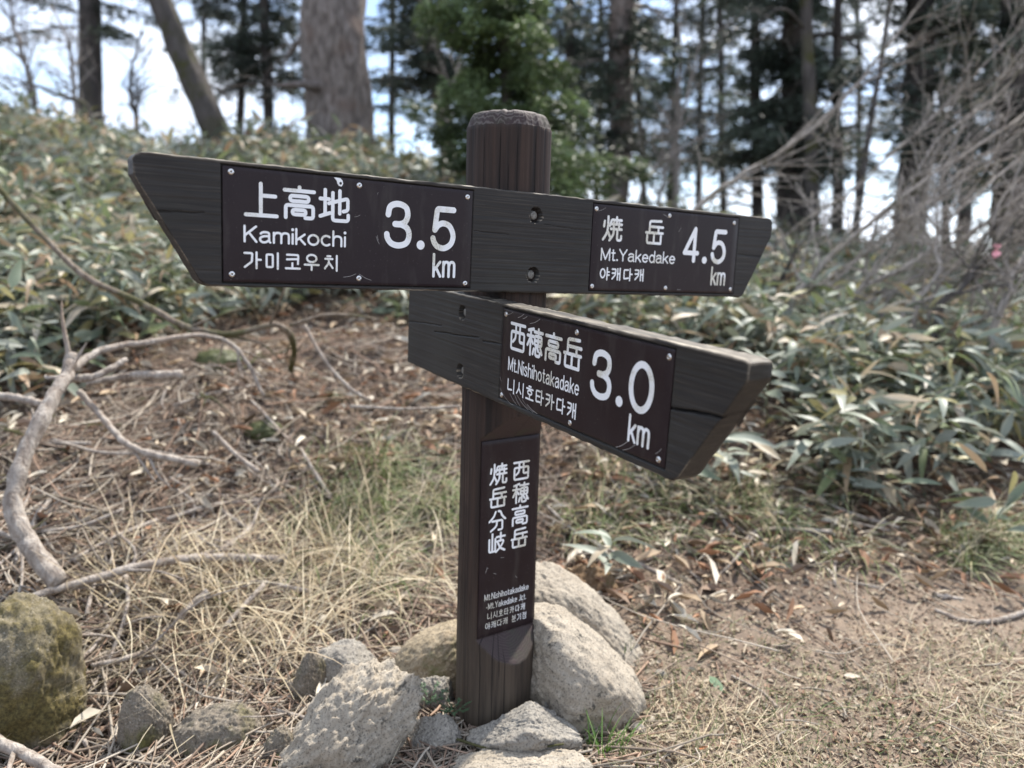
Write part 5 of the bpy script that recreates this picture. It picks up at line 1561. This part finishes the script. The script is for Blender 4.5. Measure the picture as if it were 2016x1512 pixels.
def bare_tree(label, px, Y, r, seed, mat, name="bare_tree", cat="tree", twig=26, spread=0.8, group=None):
    """a leafless stem through photo pixels with side branches"""
    pts = [P(u, v, Y if np.isscalar(Y) else Y[i]) for i, (u, v) in enumerate(px)]
    g = pts[0].copy(); g[2] = float(height(g[0], g[1])) - 0.1
    if pts[0][2] > g[2]: pts = [g] + pts
    rs = np.random.default_rng(seed)
    p = spline(pts, 28)
    L0 = np.linalg.norm(p[-1] - p[0])
    root = empty(name, p[0], 0, label, cat, group)
    rad = np.linspace(r, r * 0.3, 28)
    p[1:-1] += rs.normal(0, r * 0.25, (26, 3))
    V, Q, T = tube(p - p[0], rad, 8, 0.12, seed)
    b = Bag(); b.add(V, Q, T); b.build("stem", mat, root)
    def grow(o, d, l, rr, dep):
        d = d / np.linalg.norm(d)
        bend = rs.normal(0, 0.22, 3) + np.array([0, 0, 0.10])
        q = spline([o, o + d * l * 0.5 + bend * l * 0.15, o + d * l + bend * l * 0.5], 8)
        V, Q, T = tube(q - p[0], np.linspace(rr, max(rr * 0.35, 0.0015), 8), 5 if dep else 6); b.add(V, Q, T)
        if dep < 2:
            for _ in range(3 if dep == 0 else 2):
                j = rs.integers(2, 8)
                grow(q[j], d + rs.normal(0, 0.55, 3), l * rs.uniform(0.35, 0.65), max(rr * 0.5, 0.0018), dep + 1)
    for i in range(twig):
        j = rs.integers(7, 27)
        d = p[j] - p[j - 1]; d /= np.linalg.norm(d)
        b = Bag()
        grow(p[j], d + rs.normal(0, spread, 3), L0 * rs.uniform(0.10, 0.28), max(rad[j] * 0.45, 0.0022), 0)
        b.build("branch", mat, root)
    return root
for k, (u, v, Y0, wd) in enumerate([(400, 210, 14.0, 12), (1175, 320, 14.5, 14), (1265, 350, 13.5, 14), (1375, 380, 14.0, 16), (1690, 400, 14.0, 14), (470, 230, 12.0, 16), (770, 290, 12.5, 14), (1075, 300, 13.0, 16), (1320, 360, 12.5, 14), (1425, 390, 12.0, 14), (1860, 390, 12.5, 16)]):
    rr_ = np.random.default_rng(700 + k)
    tree("thin_conifer", "thin far conifer with sparse needles standing in a gap between bigger trees", (u + rr_.normal(0, 12), v - 250), (u, v), wd, Y0, M_BARK_DARK,
         (zrow(v - 60, Y0), zrow(-300, Y0), cone(zrow(v - 60, Y0), zrow(-300, Y0), 1.15, 0.7), 52, 0.4, (0.09, 0.11, 0.09), 150, (0.09, 0.016)), 8, "thin far conifers on the crest", 700 + k, 3, "conifer tree")  # distance haze put into the needle colour as a lighter tint
bare_tree("leafless tree with fine branches in the top left corner", [(70, 215), (45, 110), (25, 40), (10, -60)], 9.0, 0.035, 41, M_BARK_GREY, twig=34)
bare_tree("thin leafless stem left of the top left conifer trunk", [(150, 205), (142, 150), (135, 90), (100, 10)], 8.8, 0.03, 43, M_BARK_GREY, twig=22)
bare_tree("low dark bough slanting below the top left conifer trunk", [(175, 215), (120, 190), (60, 165), (10, 150)], 8.4, 0.03, 45, M_BARK_MOSS, twig=10)
bare_tree("thin leafless stem between the conifer trunk and leaning trunk", [(268, 235), (258, 180), (262, 120), (280, 60)], 9.2, 0.032, 47, M_BARK_DARK, twig=22)
bare_tree("slender leafless tree in front of the loose dark conifer", [(870, 330), (885, 200), (905, 120), (920, 60)], 8.2, 0.022, 49, M_BARK_GREY, twig=16)
bare_tree("leafless twiggy stem in the bright gap behind the upper board", [(1300, 380), (1330, 280), (1350, 200), (1380, 80)], 8.0, 0.022, 51, M_BARK_GREY, twig=30)
bare_tree("leafless twiggy bush right of the grey trunk", [(1260, 390), (1290, 330), (1330, 300), (1400, 260)], 7.6, 0.018, 53, M_BARK_GREY, twig=28)

SH = "leafless shrub stems on the right bank"
bare_tree("long arching bare branch crossing the bright gap on the right", [(1330, 470), (1390, 395), (1460, 345), (1560, 285), (1640, 215), (1720, 125), (1800, 20)], 5.2, 0.021, 61, M_BARK_SHRUB, "bare_shrub", "shrub", 22, 0.55)
bare_tree("bare shrub stem rising right from behind the upper board's tip", [(1555, 610), (1600, 545), (1680, 465), (1790, 380), (2030, 215)], [4.4, 4.4, 4.4, 4.5, 4.7], 0.022, 63, M_BARK_SHRUB, "bare_shrub", "shrub", 20, 0.5)
bare_tree("mossy bare shrub stem with orange tinge, below the longest stems", [(1640, 640), (1700, 570), (1790, 520), (1850, 490), (2030, 400)], [4.2, 4.2, 4.25, 4.3, 4.4], 0.020, 65, M_BARK_SHRUB, "bare_shrub", "shrub", 18, 0.5)
bare_tree("crooked bare stem bending back to the left above the thicket", [(1800, 605), (1812, 580), (1850, 535), (1842, 480), (1880, 420), (2030, 290)], [4.0, 4.0, 4.05, 4.1, 4.1, 4.2], 0.018, 67, M_BARK_SHRUB, "bare_shrub", "shrub", 20, 0.5)
bare_tree("mossy yellowish bare stem under the pink ribbon", [(1850, 612), (1890, 570), (1940, 510), (1990, 455), (2040, 420)], [3.9, 3.9, 3.95, 4.0, 4.0], 0.022, 69, M_BARK_MOSS, "bare_shrub", "shrub", 20, 0.5)
bare_tree("thick bare stem at the right edge above the thicket", [(1955, 650), (1985, 580), (2000, 530), (2040, 480)], [3.8, 3.8, 3.85, 3.9], 0.022, 71, M_BARK_SHRUB, "bare_shrub", "shrub", 22, 0.6)
bare_tree("thin dark bare stem just right of the upper board's tip", [(1520, 585), (1545, 540), (1570, 490), (1620, 430)], [4.6, 4.6, 4.6, 4.7], 0.014, 73, M_BARK_MOSS, "bare_shrub", "shrub", 20, 0.6)

for k, (u0, v0, du, dv, Y0) in enumerate([(1500, 640, 560, 330, 4.6), (1580, 650, 470, 200, 4.3), (1610, 600, 460, 320, 4.5), (1690, 640, 380, 240, 4.2), (1740, 610, 320, 260, 4.3), (1760, 640, 300, 120, 4.0), (1830, 600, 240, 290, 4.2), (1880, 640, 190, 160, 3.9), (1900, 590, 160, 330, 4.4), (1700, 560, 340, 330, 4.8), (1600, 500, 400, 430, 5.2), (1720, 480, 320, 400, 5.0), (1800, 440, 240, 360, 5.3), (1500, 520, 420, 330, 5.4)]):
    rr_ = np.random.default_rng(500 + k)
    px_ = [(u0 + du * t + rr_.normal(0, 12), v0 - dv * (t ** 0.85) + rr_.normal(0, 12)) for t in (0, 0.2, 0.45, 0.7, 1.0)]
    bare_tree("pale leafless shrub stem sweeping up to the right out of the thicket", px_, [Y0, Y0, Y0 + 0.05, Y0 + 0.1, Y0 + 0.2], rr_.uniform(0.009, 0.016), 520 + k, M_BARK_SHRUB, "bare_shrub", "shrub", 9, 0.40, "pale shrub stems sweeping right over the thicket")
tree("conifer_sapling", "sparse green conifer sapling in the bright gap behind the upper board's right end", (1335, 120), (1330, 380), 12, 8.8, M_BARK_GREY,
     (zrow(360, 8.8), zrow(90, 8.8), cone(zrow(360, 8.8), zrow(90, 8.8), 0.5, 0.2), 26, 0.3, (0.08, 0.105, 0.065), 130, (0.07, 0.014)), 3.4, seed=91, cat="conifer sapling")
moss_cushion(430, 715, 0.10, "olive moss mound on the twig heap beside the forked bough")
moss_cushion(520, 850, 0.07, "moss patch where the arching branch enters the ground")
moss_cushion(655, 790, 0.06, "low moss patch at the end of the straight slanting stick")
lone_leaf(1965, 660, 0.16, (0.24, 0.33, 0.05), "bright yellow green young leaf above the thicket at the right edge", 0.4, name="young_leaf", k=1, up=0.40)

def ribbon_tape():
    c = P(1961, 497, 3.85)
    V = []
    for i, t in enumerate(np.linspace(0, 1, 9)):
        z = 0.018 - 0.045 * t; wv = 0.008 + 0.007 * math.sin(t * 3.1)
        for s_ in (-1, 1): V.append((s_ * wv + 0.006 * math.sin(t * 5), 0.012 * math.sin(t * 6 + s_), z))
    for i, t in enumerate(np.linspace(0, 2 * np.pi, 9)):
        for s_ in (-1, 1): V.append((0.017 * math.cos(t), 0.017 * math.sin(t), 0.03 + s_ * 0.008))
    V = np.array(V); k = np.arange(8) * 2
    Q = np.concatenate([np.stack([k, k + 1, k + 3, k + 2], -1), np.stack([k, k + 1, k + 3, k + 2], -1) + 18])
    m, t, b = mat_new("pink_tape"); b.inputs['Roughness'].default_value = 0.4
    t.links.new(mix(t, noise(t, 90, 2, 0.5), (0.62, 0.22, 0.26), (0.72, 0.36, 0.38)), b.inputs['Base Color'])
    o = np_mesh("marker_tape", V, Q, m); o.location = c
    tag(o, "small pink marker tape tied on a mossy bare stem at the right", "marker tape")
ribbon_tape()
